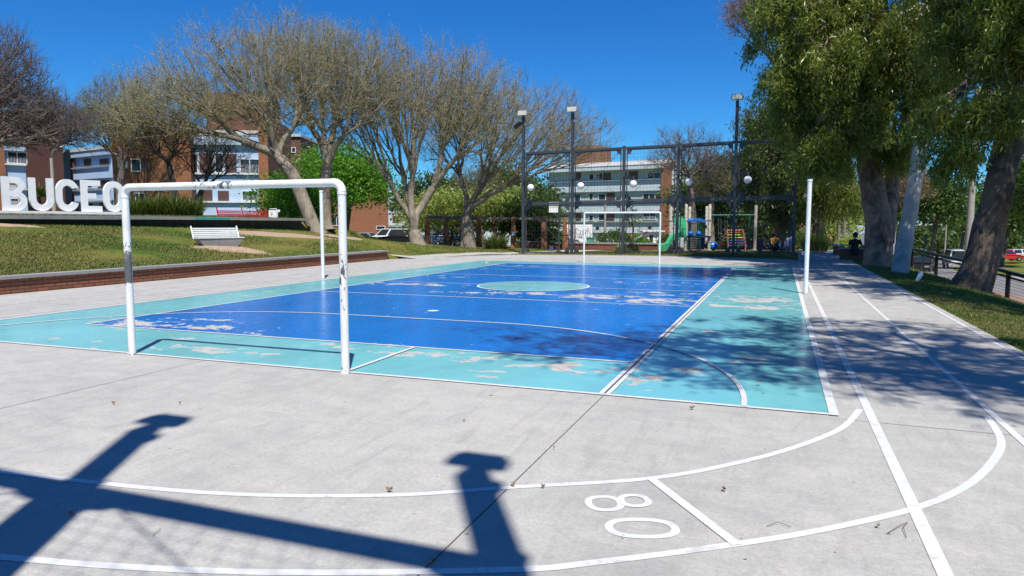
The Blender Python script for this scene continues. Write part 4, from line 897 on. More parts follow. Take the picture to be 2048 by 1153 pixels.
blades('mound_grass', 95000, fan(-80, 930, 15, 48, lambda x, y: x < -16.62 and x > -24.0 and (y < 27.9 or y > 29) or (x < -15.6-.35*(y-28) and y > 28.4 and y < 46 and x > -26)), .055, 1, 'short yellowing green grass on the mound above the brick wall', .02)
blades('verge_grass', 75000, fan(1690, 2100, 9.5, 42, lambda x, y: x > 2.93 and x < 6.2), .05, 2, 'short green grass along the right side of the running lanes', .014)
blades('ledge_grass', 16000, fan(-60, 640, 22, 44, lambda x, y: -26.5 < x < -24.5 and y < 34), .16, 3, 'longer grass along the back of the ledge', .02)
blades('far_grass', 30000, fan(850, 1640, 34, 46, lambda x, y: (y > 35.75-.0*(x) and y < 39.0 and x < .8 and x > -13.6) or (y > 34 and x < -14.5 and x > -24 and not (x > -17.3+(y-30)*.0 and y < 37 and x > -16))), .09, 4, 'uneven grass strip at the foot of the far mesh fence', .016)
# ------------------------------------------------------------------ buildings
class Fac:
    """upright wall plane that runs from image column px0 (depth d0) to px1 (depth d1)"""
    def __init__(s, px0, d0, px1, d1):
        a = at(px0, 445, d0); b = at(px1, 445, d1); s.A = Vector((a.x, a.y, 0)); B = Vector((b.x, b.y, 0)); s.L = (B-s.A).length; s.u = (B-s.A).normalized()
        s.n = Vector((s.u.y, -s.u.x, 0))
        if s.n.dot(s.A) > 0: s.n = -s.n
        s.z0 = gz(a.x, a.y)-.6; s.px0 = px0; s.px1 = px1
    def hit(s, px, py):
        d = ray(px, py); t = (s.A-CAM).dot(s.n)/d.dot(s.n); p = CAM+d*t; return (p-s.A).dot(s.u), p.z
    def box(s, mb, u0, u1, z0, z1, out0, out1):                  # out: metres in front of the wall plane
        M_ = Matrix((s.u, s.n, Vector((0, 0, 1)))).transposed(); c = s.A+s.u*(u0+u1)/2+s.n*(out0+out1)/2; c.z = (z0+z1)/2
        mb.box(c, (abs(u1-u0), abs(out1-out0), abs(z1-z0)), M=M_)
    def rect(s, px0, py0, px1, py1):
        a = s.hit(px0, (py0+py1)/2)[0]; b = s.hit(px1, (py0+py1)/2)[0]; xm = (px0+px1)/2; return a, b, s.hit(xm, py1)[1], s.hit(xm, py0)[1]
def window(f, par, q, kind='glass', out=0.02):
    u0, u1, z0, z1 = f.rect(*q); m = MB(); t = .07; cols = max(1, int((u1-u0)/.8))
    if kind == 'shutter':
        f.box(m, u0, u1, z0, z1, out-.02, out+.02); w = m.build('shutter', M['shutter'], par); m = MB(); 
        for i in range(1, 9): z = z0+(z1-z0)*i/9; f.box(m, u0+.04, u1-.04, z-.012, z+.012, out+.02, out+.035)
        m.build('slats', M['shutter'], w); return
    f.box(m, u0, u1, z0, z0+t, out, out+.06); f.box(m, u0, u1, z1-t, z1, out, out+.06)
    for i in range(cols+1): c = u0+t/2+(u1-u0-t)*i/cols; f.box(m, c-t/2, c+t/2, z0+t, z1-t, out, out+.055)
    if kind == 'bars':
        for i in range(1, 14): c = u0+(u1-u0)*i/14; f.box(m, c-.012, c+.012, z0, z0+(z1-z0)*.6, out+.08, out+.1)
    w = m.build('window', M['frame'], par); m = MB(); f.box(m, u0+.02, u1-.02, z0+.02, z1-.02, out-.02, out+.02); m.build('pane', M['glass'], w)
def block(par, part, mat, f, px0, px1, pytop, back=9, out=0, z0=None, pybot=None):
    u0 = f.hit(px0, 400)[0]; u1 = f.hit(px1, 400)[0]; z1 = f.hit((px0+px1)/2, pytop)[1]; zb = f.z0 if z0 is None else z0
    if pybot is not None: zb = f.hit((px0+px1)/2, pybot)[1]
    m = MB(); f.box(m, u0, u1, zb, z1, out-back, out); return m.build(part, mat, par)
# blue and brick apartments on the left
f = Fac(383, 61, 528, 61.5); bl = thing('apartment_building', 'pale blue apartment building with brown shutters behind the red bench and bare trees', 'building', (f.A.x, f.A.y, 0))
block(bl, 'wall', M['bwall'], f, 383, 522, 285); block(bl, 'roof', M['roof'], f, 378, 524, 262, 10, .4, pybot=272); block(bl, 'brick_pier', M['brick2'], f, 521, 540, 232, 9, .25)
block(bl, 'stair_tower', M['brick3'], Fac(418, 66, 537, 66.5), 418, 537, 186, 6, 0); block(bl, 'roof_fascia', M['blue2'], f, 378, 523, 271, 9, .35, pybot=291)
for y in (349, 405): block(bl, 'ledge', M['frame'], f, 384, 521, y-2, .3, .35, pybot=y+1)
for y0, y1 in ((353, 372), (408, 431)): block(bl, 'balcony_band', M['bwall'], f, 384, 521, y0, .3, .12, pybot=y1)
for q, k in (((385, 308, 396, 347), 'glass'), ((399, 306, 424, 347), 'shutter'), ((430, 306, 447, 347), 'glass'), ((450, 308, 473, 346), 'shutter'), ((480, 318, 520, 348), 'bars'), ((404, 380, 425, 402), 'shutter'), ((436, 382, 458, 402), 'shutter'), ((484, 382, 518, 403), 'bars')): window(f, bl, q, k)
f = Fac(228, 58, 384, 59.5); bl = thing('apartment_building', 'orange brick apartment block with an air conditioner, behind the strap-leaved plants', 'building', (f.A.x, f.A.y, 0))
block(bl, 'wall', M['brick2'], f, 228, 384, 243, 10); block(bl, 'parapet', M['roof'], f, 227, 385, 240, 10.1, .08, pybot=244)
window(f, bl, (262, 318, 282, 344)); window(f, bl, (282, 317, 300, 342), 'shutter', .03); window(f, bl, (268, 386, 290, 404))
u, z = f.hit(248, 330); m = MB(); f.box(m, u-.35, u+.35, z-.27, z+.25, .12, .5); ac = m.build('air_conditioner', M['frame'], bl)
m = MB(); c = f.A+f.u*(u-.05)+f.n*.51; c.z = z; m.cyl(c, c+f.n*.02, .2, n=20); m.build('fan_grille', M['cap'], ac); m = MB(); f.box(m, u-.3, u+.3, z-.34, z-.28, .0, .45); m.build('bracket', M['cap'], ac)
f = Fac(130, 80, 229, 74); bl = thing('apartment_building', 'light blue apartment wing with three rows of windows, seen between the letters C and O', 'building', (f.A.x, f.A.y, 0))
block(bl, 'wall', M['bwall'], f, 131, 229, 312); block(bl, 'roof', M['roof'], f, 129, 230, 297, 10, .5, pybot=303); block(bl, 'roof_fascia', M['blue2'], f, 129, 229, 302, 9, .4, pybot=314); block(bl, 'brick_pier', M['brick3'], f, 148, 155, 312, 5, .2)
for y0, y1 in ((337, 358), (382, 402)): block(bl, 'balcony_band', M['bwall'], f, 155, 228, y0, .3, .3, pybot=y1)
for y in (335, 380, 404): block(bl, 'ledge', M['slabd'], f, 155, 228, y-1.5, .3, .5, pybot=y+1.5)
for q, k in (((168, 318, 182, 333), 'shutter'), ((200, 318, 218, 332), 'shutter'), ((158, 361, 172, 377), 'shutter'), ((176, 363, 186, 377), 'glass'), ((196, 361, 220, 377), 'shutter'), ((178, 406, 188, 420), 'glass'), ((200, 406, 222, 420), 'shutter')): window(f, bl, q, k)
f = Fac(50, 72, 131, 76); bl = thing('stair_tower', 'tall dark red brick tower rising behind the letters U and C', 'building', (f.A.x, f.A.y, 0))
block(bl, 'wall', M['brick3'], f, 52, 131, 229, 9); block(bl, 'parapet', M['roof'], f, 51, 132, 227, 9.1, .06, pybot=230)
f = Fac(-160, 62, 56, 68); bl = thing('apartment_building', 'brick and light blue apartment building behind the letter B at the left edge', 'building', (f.A.x, f.A.y, 0))
block(bl, 'wall', M['bwall'], f, 12, 55, 298, 8); block(bl, 'brick_wall', M['brick2'], f, -160, 13, 262, 9, .3); block(bl, 'roof', M['roof'], f, 12, 56, 284, 9, .5, pybot=290); block(bl, 'roof_fascia', M['blue2'], f, 12, 55, 289, 9, .4, pybot=303)
for q, k in (((14, 304, 54, 328), 'bars'), ((17, 366, 34, 376), 'bars'), ((20, 397, 38, 410), 'bars')): window(f, bl, q, k)
for y in (330, 379): block(bl, 'ledge', M['frame'], f, 13, 55, y-1.5, .3, .3, pybot=y+1.5)
f = Fac(570, 80, 600, 80); bl = thing('stair_tower', 'brick gable end with a white roof edge, peeking out left of the bright green tree', 'building', (f.A.x, f.A.y, 0))
block(bl, 'wall', M['brick3'], f, 572, 604, 274, 7); block(bl, 'roof', M['roof'], f, 570, 606, 269, 7.4, .2, pybot=274); window(f, bl, (583, 295, 592, 306)); block(bl, 'side_wall', M['bwall'], f, 540, 572, 290, 7, -.2)
f = Fac(640, 84, 780, 88); bl = thing('apartment_building', 'orange brick building mostly hidden by the bright green tree, above the parked cars', 'building', (f.A.x, f.A.y, 0))
block(bl, 'wall', M['brick2'], f, 640, 775, 345, 8); block(bl, 'roof', M['roof'], f, 638, 776, 341, 8.3, .3, pybot=345)
for q, k in (((655, 433, 690, 452), 'glass'), ((700, 385, 720, 400), 'shutter'), ((752, 452, 770, 460), 'glass')): window(f, bl, q, k)
f = Fac(775, 92, 1090, 100); bl = thing('apartment_building', 'pale mint apartment building glimpsed through the bare trunks right of the near goal', 'building', (f.A.x, f.A.y, 0))
block(bl, 'wall', M['mint'], f, 776, 1040, 388, 8); block(bl, 'roof', M['roof'], f, 774, 1042, 382, 8.3, .3, pybot=388)
for x in range(785, 1030, 34):
    for y in (392, 432): window(f, bl, (x, y, x+18, y+14), 'shutter' if (x//34+y//40) % 3 == 0 else 'glass')
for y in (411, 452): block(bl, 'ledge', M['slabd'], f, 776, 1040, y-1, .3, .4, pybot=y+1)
# green and mint apartment block behind the mesh fence
f = Fac(1095, 100, 1338, 91); bl = thing('apartment_building', 'long four-storey mint and sage green apartment block behind the mesh fence', 'building', (f.A.x, f.A.y, -1))
block(bl, 'wall', M['sage'], f, 1098, 1326, 335, 9)
def band(name, mat, pl, pr, th0, th1, out, l=1098, r=1326):          # y given at the left and right ends
    (u0, za), (u1, zb) = f.hit(l, (pl+pr)/2), f.hit(r, (pl+pr)/2); xm = (l+r)/2; ym = pl+(pr-pl)*.5; z1 = f.hit(xm, ym)[1]; z0 = f.hit(xm, ym+th1)[1]
    m = MB(); f.box(m, u0, u1, z0, z1, -.2, out); m.build(name, mat, bl)
(u0, _), (u1, _) = f.hit(1093, 340), f.hit(1332, 340); zr = f.hit(1215, 328)[1]; ze = f.hit(1215, 334)[1]; zf = f.hit(1215, 342)[1]
m = MB(); P_ = [f.A+f.u*u0+f.n*.9+Vector((0, 0, ze)), f.A+f.u*u0-f.n*4.5+Vector((0, 0, zr+.6)), f.A+f.u*u0-f.n*9.5+Vector((0, 0, ze))]; m.prism(P_, f.u*(u1-u0)); 
rf = m.build('roof', M['roof'], bl); m = MB()
for i in range(0, 60): uu = u0+(u1-u0)*(i+.5)/60; a = f.A+f.u*uu+f.n*.92+Vector((0, 0, ze+.03)); b = f.A+f.u*uu-f.n*4.5+Vector((0, 0, zr+.63)); m.bar(a, b, .12, .05)
m.build('roof_ribs', M['roof'], rf); m = MB(); f.box(m, u0, u1, zf, ze, -.1, .85); m.build('roof_fascia', M['mint'], bl)
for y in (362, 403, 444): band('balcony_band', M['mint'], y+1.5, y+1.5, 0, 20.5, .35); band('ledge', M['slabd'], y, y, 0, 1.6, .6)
band('ledge', M['frame'], 483, 483, 0, 2, .5)
block(bl, 'brick_pier', M['brick2'], f, 1325, 1338, 327, 9, .6); block(bl, 'stair_tower', M['brick2'], Fac(1142, 104, 1200, 102), 1142, 1198, 293, 5, 0); block(bl, 'side_balcony', M['mint'], f, 1338, 1352, 335, 5, -1)
for q, k in (((1178, 348, 1188, 361), 'glass'), ((1197, 346, 1206, 361), 'glass'), ((1206, 346, 1222, 361), 'shutter'), ((1245, 344, 1257, 360), 'glass'), ((1257, 343, 1276, 360), 'shutter'), ((1295, 345, 1322, 358), 'glass'),
    ((1178, 387, 1187, 401), 'glass'), ((1197, 388, 1212, 401), 'glass'), ((1213, 386, 1230, 401), 'shutter'), ((1245, 388, 1258, 400), 'glass'), ((1286, 387, 1323, 399), 'glass'), ((1150, 388, 1162, 401), 'glass'), ((1150, 346, 1162, 361), 'shutter'),
    ((1178, 430, 1187, 442), 'glass'), ((1197, 428, 1210, 442), 'glass'), ((1212, 428, 1229, 442), 'shutter'), ((1245, 427, 1258, 441), 'shutter'), ((1286, 426, 1312, 440), 'bars'), ((1120, 430, 1140, 442), 'bars'), ((1152, 428, 1162, 442), 'shutter'),
    ((1180, 467, 1187, 480), 'glass'), ((1197, 467, 1213, 482), 'shutter'), ((1245, 467, 1262, 482), 'shutter')): window(f, bl, q, k)
# houses on the right, far behind the lanes
f = Fac(1585, 72, 1682, 74); bl = thing('brick_house', 'orange brick house glimpsed beyond the brick pillars and timber posts', 'building', (f.A.x, f.A.y, -1))
block(bl, 'wall', M['brick2'], f, 1585, 1682, 405, 8); block(bl, 'roof', M['roof'], f, 1583, 1684, 401, 8.3, .4, pybot=406); window(f, bl, (1648, 446, 1656, 460)); window(f, bl, (1612, 440, 1628, 456))
f = Fac(1655, 96, 1800, 98); bl = thing('low_building', 'low pale blue building with a flat roof beyond the lawn, between the eucalyptus trunks', 'building', (f.A.x, f.A.y, -1))
block(bl, 'wall', M['bwall'], f, 1660, 1795, 452, 8); block(bl, 'dark_base', M['slabd'], f, 1661, 1794, 468, 6, .05); window(f, bl, (1772, 466, 1785, 479), 'shutter', .08); window(f, bl, (1700, 470, 1716, 478), 'glass', .08)
f = Fac(1800, 128, 2060, 132); bl = thing('low_building', 'long pale mint building far across the road behind the parked vehicles', 'building', (f.A.x, f.A.y, -1))
block(bl, 'wall', M['mint'], f, 1802, 2056, 452, 8); block(bl, 'roof', M['roof'], f, 1800, 2058, 448, 8.5, .5, pybot=452)
for x in range(1815, 2050, 36): window(f, bl, (x, 460, x+18, 470))
f = Fac(1288, 66, 1326, 66); bl = thing('hut', 'small white boarded hut before the green apartments, left of the slide', 'hut', (f.A.x, f.A.y, -.7))
block(bl, 'wall', M['white'], f, 1290, 1325, 464, 2.5); block(bl, 'roof', M['frame'], f, 1285, 1330, 461.5, 3, .3, pybot=464); m = MB(); u0, u1, z0, z1 = f.rect(1299, 471, 1306, 484); f.box(m, u0, u1, z0, z1, 0, .03); m.build('door', M['glass'], bl)
# ------------------------------------------------------------------ pergola
pg = thing('pergola', 'pergola of tapered red brick pillars with wooden beams, left of the mesh fence', 'pergola', tuple(gpt(960, 50)))
def pillar(px, d, pytop):
    p = gpt(px, d); H = CAM.z+ray(px, pytop).z*d-p.z; m = MB(); n0 = .19; 
    for (w0, w1, z0, z1, off) in ((.42, .38, -.1, H*.45, 0), (.375, .20, H*.45, H, .04)):
        a = [Vector((s*w0/2+ (0), t*.21, z0)) for s, t in ((-1, -1), (1, -1), (1, 1), (-1, 1))]; b = [Vector((s*w1/2-off, t*.17, z1)) for s, t in ((-1, -1), (1, -1), (1, 1), (-1, 1))]
        q = Matrix.Rotation(YAW, 3, 'Z'); m.add([p+q@v for v in a+b], [(0, 3, 2, 1), (4, 5, 6, 7)]+[(k, (k+1) % 4, 4+(k+1) % 4, 4+k) for k in range(4)])
    return m.build('pillar', M['brick2'], pg), H
tops = []
for px, d in ((855, 49), (892, 48.5), (958, 48), (1027, 47.5), (1088, 47), (925, 52), (990, 51.5), (1050, 51), (1130, 50)):
    pl, H = pillar(px, d, 434+ (d-48)*.4); p = gpt(px, d); tops.append((px, d, p, H))
for i in range(4):
    for lst, zz in ((tops[:5], 0), ):
        a, b = lst[i], lst[i+1]; m = MB(); m.bar(a[2]+Vector((0, 0, a[3]-.12)), b[2]+Vector((0, 0, b[3]-.12)), .07, .14); m.build('beam', M['wood'], pg)
for i in range(3): a, b = tops[5+i], tops[6+i]; m = MB(); m.bar(a[2]+Vector((0, 0, a[3]-.25)), b[2]+Vector((0, 0, b[3]-.25)), .08, .12); m.build('beam', M['pole'], pg)
for i in range(26):
    t = i/26; a = tops[0][2].lerp(tops[4][2], t)+Vector((0, 0, tops[0][3]+.02)); b = tops[5][2].lerp(tops[8][2], t)+Vector((0, 0, tops[5][3]-.02)); m = MB(); m.bar(a, b, .05, .13); m.build('rafter', M['wood'], pg)
p = gpt(1028, 47.1); m = MB(); m.box((p.x, p.y-.12, p.z+.95), (.2, .02, .26), YAW); tag(m.build('paper_notice', M['white']), 'white paper notice pinned on the brick pillar left of the mesh fence', 'notice')
p = gpt(1063, 49.5); t = thing('brick_planter', 'low brick seat wall inside the pergola behind the left mesh panel', 'wall', p); m = MB(); m.box((p.x, p.y, p.z+.2), (1.5, .35, .42), YAW); m.build('brick_face', M['brick'], t); m = MB(); m.box((p.x, p.y, p.z+.44), (1.6, .42, .06), YAW); m.build('cap', M['cap'], t)
# low wall behind the mesh fence
a = gpt(1104, 51); b = gpt(1345, 46.5); t = thing('low_wall', 'long low brick wall with a grey cap running behind the mesh fence', 'wall', a)
m = MB(); m.bar(a+Vector((0, 0, .1)), b+Vector((0, 0, .1)), .25, .5); m.build('brick_face', M['brick'], t); m = MB(); m.bar(a+Vector((0, 0, .40)), b+Vector((0, 0, .40)), .36, .1); m.build('cap', M['cappale'], t)
p = gpt(1103, 44); t = thing('litter_bin', 'small square brown bin at the left end of the low wall', 'bin', p); m = MB(); m.box(p+Vector((0, 0, .15)), (.26, .26, .3), YAW); m.build('box', M['cap'], t); m = MB(); m.box(p+Vector((0, 0, .32)), (.3, .3, .03), YAW); m.build('rim', M['wood'], t)
p = gpt(1118, 42.5); t = thing('sign_board', 'white sign board on a thin dark pole behind the left of the mesh fence', 'sign', p); m = MB(); m.cyl(p, p+Vector((0, 0, 2.75)), .05, n=10); m.box(p+Vector((0, 0, .03)), (.25, .25, .1)); m.build('pole', M['steel'], t)
c = at(1108, 415, 42.5); m = MB(); m.box(c, (.60, .04, .62), YAW); s_ = m.build('board', M['white'], t); m = MB(); m.box(c+Vector((0, -.03, .10)), (.56, .01, .015), YAW); m.box(c+Vector((0, -.03, .02)), (.56, .01, .012), YAW); m.build('printed_rule', M['cap'], s_)
# ------------------------------------------------------------------ vehicles
def car(name, label, cat, loc, rz, L, W, H, paint, cab, group=None, hood=.62, cabh=None):
    """cab: (rear base, rear top, front top, front base) along the length, front towards +x"""
    t = thing(name, label, cat, loc, group, rz); m = MB(); r = .31; y = W/2; hb = hood*H
    prof = [(-L/2, .35), (-L/2+.05, hb*.98), (cab[0]*L, hb*1.02), (cab[3]*L, hb*1.0), (L/2-.12, hb*.82), (L/2, .5), (L/2-.02, .28), (-L/2+.03, .28)]
    n = len(prof); rows = [(-y, 0), (-y*.97, .0), (y*.97, 0), (y, 0)]
    vs = []; 
    for yy, ins in ((-y*.93, .0), (-y, .0), (y, 0), (y*.93, 0)):
        for i, (px_, pz_) in enumerate(prof):
            q = pz_ if abs(yy) < y or pz_ < hb*.8 else pz_-.07
            vs.append((px_, yy, q))
    fs = [tuple(range(n-1, -1, -1)), tuple(3*n+k for k in range(n))]
    for j in range(3): fs += [(j*n+k, j*n+(k+1) % n, (j+1)*n+(k+1) % n, (j+1)*n+k) for k in range(n)]
    m.add(vs, fs); b = m.build('body', paint, t, 'auto', True)
    c0, c1, c2, c3 = [v*L for v in cab]; zt = H; zb = hb*1.0; yt = y*.80; yb = y*.93
    m = MB(); e = .0; m.add([(c0, -yb, zb), (c3, -yb, zb), (c3, yb, zb), (c0, yb, zb), (c1, -yt, zt), (c2, -yt, zt), (c2, yt, zt), (c1, yt, zt)], [(4, 5, 6, 7), (0, 1, 5, 4), (1, 2, 6, 5), (2, 3, 7, 6), (3, 0, 4, 7)]); m.build('cabin', paint, t, False, True)
    def gl(quad, nm, ox=0, oy=0):
        q = [Vector(v) for v in quad]; c = sum(q, Vector())/4; q = [c+(v-c)*.86+Vector((ox, oy, 0)) for v in q]; mm = MB(); nn = (q[1]-q[0]).cross(q[3]-q[0]).normalized()*.012; mm.prism([v-nn for v in q], nn*2); return mm.build(nm, M['glass'], t, local=True)
    gl([(c3, -yb, zb), (c3, yb, zb), (c2, yt, zt), (c2, -yt, zt)], 'windscreen', .012); gl([(c0, yb, zb), (c0, -yb, zb), (c1, -yt, zt), (c1, yt, zt)], 'rear_window', -.012)
    for s in (-1, 1):
        k = max(1, round((c3-c0)/1.25))
        for i in range(k): f0, f1 = i/k, (i+1)/k; gl([(c0+(c3-c0)*f0+.02, s*yb, zb), (c0+(c3-c0)*f1-.02, s*yb, zb), (c1+(c2-c1)*f1, s*yt, zt), (c1+(c2-c1)*f0, s*yt, zt)], 'side_window', 0, s*.012)
        for x in (-L*.30, L*.31):
            mm = MB(); mm.cyl((x, s*(y-.2), r), (x, s*(y+.015), r), r, n=20); w = mm.build('wheel', M['rubber'], t, 'auto', True); mm = MB(); mm.cyl((x, s*(y+.0), r), (x, s*(y+.025), r), r*.6, n=14); mm.build('rim', M['alum'], w, 'auto', True)
        mm = MB(); mm.box((L/2-.09, s*(y-.24), hb*.68), (.16, .34, .14)); mm.build('headlight', M['lens'], t, local=True)
        mm = MB(); mm.box((-L/2+.03, s*(y-.12), hb*.78), (.1, .16, .26)); mm.build('taillight', M['redp'], t, local=True)
    mm = MB(); mm.box((-L/2-.0, 0, .72 if H > 1.7 else .6), (.04, .5, .12)); mm.build('number_plate', M['trim'], t, local=True); mm = MB(); mm.box((L/2-.02, 0, .36), (.06, W*.8, .14)); mm.build('grille', M['trim'], t, local=True)
    return t
CP = dict(silver=simple('silver_car_paint', (.50, .53, .57), .25, .4, var=.03), blue=simple('blue_grey_car_paint', (.16, .22, .38), .25, .3, var=.03), dark=simple('dark_car_paint', (.02, .021, .026), .2, .2, var=.03), white=simple('white_car_paint', (.75, .76, .76), .25, var=.03), red=simple('red_car_paint', (.5, .03, .02), .25, var=.03))
SED = (-.42, -.27, .08, .24); HAT = (-.47, -.40, .07, .24); SUV = (-.48, -.45, .08, .22)
def onground(px, d): p = gpt(px, d); return (p.x, p.y, p.z)
car('parked_car', 'white and silver pickup-style wagon beyond the crest, between the green tree and the forked trunk', 'car', onground(774, 68), YAW+math.pi, 4.7, 1.8, 1.72, CP['white'], SUV, 'cars parked beyond the mound')
car('parked_car', 'silver car with dark windows left of the white wagon beyond the crest', 'car', onground(718, 70), YAW+math.pi-.2, 4.3, 1.7, 1.45, CP['silver'], SED, 'cars parked beyond the mound')
car('parked_car', 'dark car partly hidden by the forked trunk beyond the crest', 'car', onground(803, 61), YAW+math.pi, 4.0, 1.65, 1.38, CP['dark'], SED, 'cars parked beyond the mound')
car('parked_car', 'blue-grey hatchback behind the leftmost brick pergola pillars', 'car', onground(884, 60), YAW+math.pi+.1, 4.1, 1.7, 1.48, CP['blue'], HAT, 'cars parked beyond the mound')
car('parked_car', 'silver hatchback in front of the truck, behind the left mesh panels', 'car', onground(1110, 60), YAW+.25, 3.9, 1.7, 1.45, CP['silver'], HAT)
g = gpt(1851, 70); car('moving_car', 'dark sedan on the road behind the slim pale trunk', 'car', (g.x, g.y, g.z), -math.pi/2-.32, 4.4, 1.75, 1.46, CP['dark'], SED)
g = gpt(1914, 79); car('white_van', 'white passenger van driving away on the road beside the concrete pole', 'van', (g.x, g.y, g.z), math.pi/2-.05, 4.8, 1.8, 2.1, CP['white'], (-.5, -.47, .33, .42), hood=.52)
g = gpt(2016, 92); car('parked_car', 'small red car far away across the lawn at the right edge', 'car', (g.x, g.y, g.z+.3), .3, 3.9, 1.65, 1.45, CP['red'], HAT, 'cars parked far across the lawn')
g = gpt(2050, 94); car('parked_car', 'small white car far across the lawn, right of the red one', 'car', (g.x, g.y, g.z+.3), .3, 3.9, 1.65, 1.45, CP['white'], HAT, 'cars parked far across the lawn')
# box truck with graffiti
p = gpt(1150, 70); t = thing('box_truck', 'white box truck with scribbled graffiti behind the mesh fence', 'truck', (p.x, p.y, p.z), None, YAW+math.pi)
m = MB(); m.box((-.1, 0, 1.45), (3.0, 2.0, 1.75)); bx = m.build('cargo_box', M['white'], t, local=True)
m = MB(); m.box((-1.62, 0, 1.45), (.06, 1.9, 1.7)); m.build('rear_door', M['cap'], t, local=True)
m = MB(); m.prism([(1.45, -.95, .45), (3.0, -.95, .45), (3.0, -.95, 1.15), (2.6, -.95, 1.95), (1.45, -.95, 1.95)], (0, 1.9, 0)); cb = m.build('cab', CP['white'], t, local=True)
for s in (-1, 1):
    m = MB(); m.box((2.2, s*.955, 1.55), (.8, .03, .5)); m.build('side_window', M['glass'], cb, local=True)
    for x in (-1.0, 2.3): m = MB(); m.cyl((x, s*.7, .38), (x, s*.97, .38), .38, n=20); m.build('wheel', M['rubber'], t, 'auto', True)
m = MB(); m.add([(3.01, -.85, 1.2), (3.01, .85, 1.2), (2.66, .85, 1.9), (2.66, -.85, 1.9)], [(0, 1, 2, 3)]); m.build('windscreen', M['glass'], cb, local=True); m = MB(); m.box((.6, 0, .48), (4.4, 1.5, .16)); m.build('chassis', M['trim'], t, local=True)
gr_ = random.Random(4); m = MB()
for k in range(16):
    x = -1.3+2.3*k/15; pts = [Vector((x+gr_.uniform(-.22, .22), 1.012, 1.45+gr_.uniform(-.55, .55))) for _ in range(5)]; pts = [Vector((a[0], 1.012, a[1])) for a in smooth_curve([(q.x, q.z) for q in pts], 5)]; m.tube(pts, .013, 4)
m.build('graffiti', simple('graffiti_ink', (.12, .11, .16), .6), bx, local=True)
bpy.context.view_layer.update()
ql = text_obj('lettering', 'Qu', .42, (0, 0, 0), (0, 0, 0), simple('black_lettering', (.03, .03, .03), .5), bx); ql.location = (1.15, 1.015, 1.55); ql.rotation_euler = (R(90), 0, R(180))
p = gpt(1181, 66); t = thing('wheelie_bin', 'green wheeled bin at the right of the truck behind the mesh fence', 'bin', p); m = MB(); m.prism([p+Vector((-.24, -.25, .1)), p+Vector((.24, -.25, .1)), p+Vector((.30, -.32, .95)), p+Vector((-.30, -.32, .95))], (0, .6, 0)); m.build('body', simple('green_bin', (.10, .36, .28), .5), t)
m = MB(); m.box(p+Vector((0, 0, 1.0)), (.66, .74, .08)); m.build('lid', M['gslide'], t); m = MB(); m.cyl(p+Vector((-.26, .2, .12)), p+Vector((.26, .2, .12)), .12, n=14); m.build('wheels', M['rubber'], t)
# ------------------------------------------------------------------ poles and street lamps
def pole(name, label, cat, px, d, pytop, r0, r1, mat, group=None):
    p = gpt(px, d); top = CAM.z+ray(px, pytop).z*d; t = thing(name, label, cat, p, group); m = MB(); m.tube([p-Vector((0, 0, .3)), p+Vector((0, 0, (top-p.z)*.5)), Vector((p.x, p.y, top))], [r0, (r0+r1)/2, r1], 14); m.build('pole', mat, t, 'auto'); return t, p, top
t, p, top = pole('street_lamp', 'tall concrete street lamp pole with two arms among the right trees', 'street lamp', 1940, 34, 178, .17, .12, M['pole'])
for sx, ln_ in ((-1, 1.9), (1, 1.35)):
    dx = Vector((_r0.x, _r0.y, 0))*sx; q = Vector((p.x, p.y, top-.35)); m = MB(); m.tube([q, q+dx*ln_*.5+Vector((0, 0, .22)), q+dx*ln_+Vector((0, 0, .28))], .03, 8); a = m.build('arm', M['alum'], t, True)
    m = MB(); e = q+dx*(ln_+.3)+Vector((0, 0, .28)); m.ball(e, .36, 14, 8, (1, .4, .17)); h = m.build('lamp_head', M['white'], a, True)
t, p, top = pole('street_lamp', 'slim street lamp with one curved arm beyond the road, left of the white van', 'street lamp', 1893, 88, 432, .12, .07, M['pole']); m = MB(); q = Vector((p.x, p.y, top)); dx = Vector((_r0.x, _r0.y, 0)); m.tube([q, q+dx*.3+Vector((0, 0, .45)), q+dx*1.3+Vector((0, 0, .8))], .05, 8); a = m.build('arm', M['alum'], t, True)
m = MB(); m.ball(q+dx*1.6+Vector((0, 0, .82)), .4, 12, 8, (1, .5, .2)); m.build('lamp_head', M['white'], a, True)
t, p, top = pole('street_lamp', 'grey lamp post rising behind the white letters, between U and C', 'street lamp', 110, 44, 318, .13, .09, M['pole']); m = MB(); q = Vector((p.x, p.y, top)); m.tube([q, q+Vector((.1, .1, .5)), q+Vector((.8, .5, .85))], .06, 8); a = m.build('arm', M['alum'], t, True); m = MB(); m.ball(q+Vector((1.05, .6, .9)), .3, 12, 8, (1, .5, .25)); m.build('lamp_head', M['white'], a, True)
pole('utility_pole', 'pale utility pole before the green apartment block', 'pole', 1210, 78, 402, .14, .11, M['pole'])
pole('timber_post', 'left one of two tall pale timber posts behind the brick pillars', 'post', 1678.5, 50, 425, .11, .10, M['wood'], 'timber posts behind the brick pillars'); pole('timber_post', 'right one of two tall pale timber posts behind the brick pillars', 'post', 1689, 50.5, 415, .11, .10, M['wood'], 'timber posts behind the brick pillars')
for px, d, w, h, lab in ((1679, 34, .42, .40, 'smaller low brick pillar with a dark cap at the end of the lanes'), (1706, 31.5, .95, .46, 'wider low brick pillar with a dark cap left of the massive eucalyptus')):
    p = gpt(px, d); t = thing('brick_pillar', lab, 'pillar', p, 'low brick pillars'); m = MB(); m.box(p+Vector((0, 0, h/2-.05)), (w, .5, h+.1)); m.build('brick_face', M['brick'], t); m = MB(); m.box(p+Vector((0, 0, h+.04)), (w+.1, .6, .08)); m.build('cap', M['cap'], t)
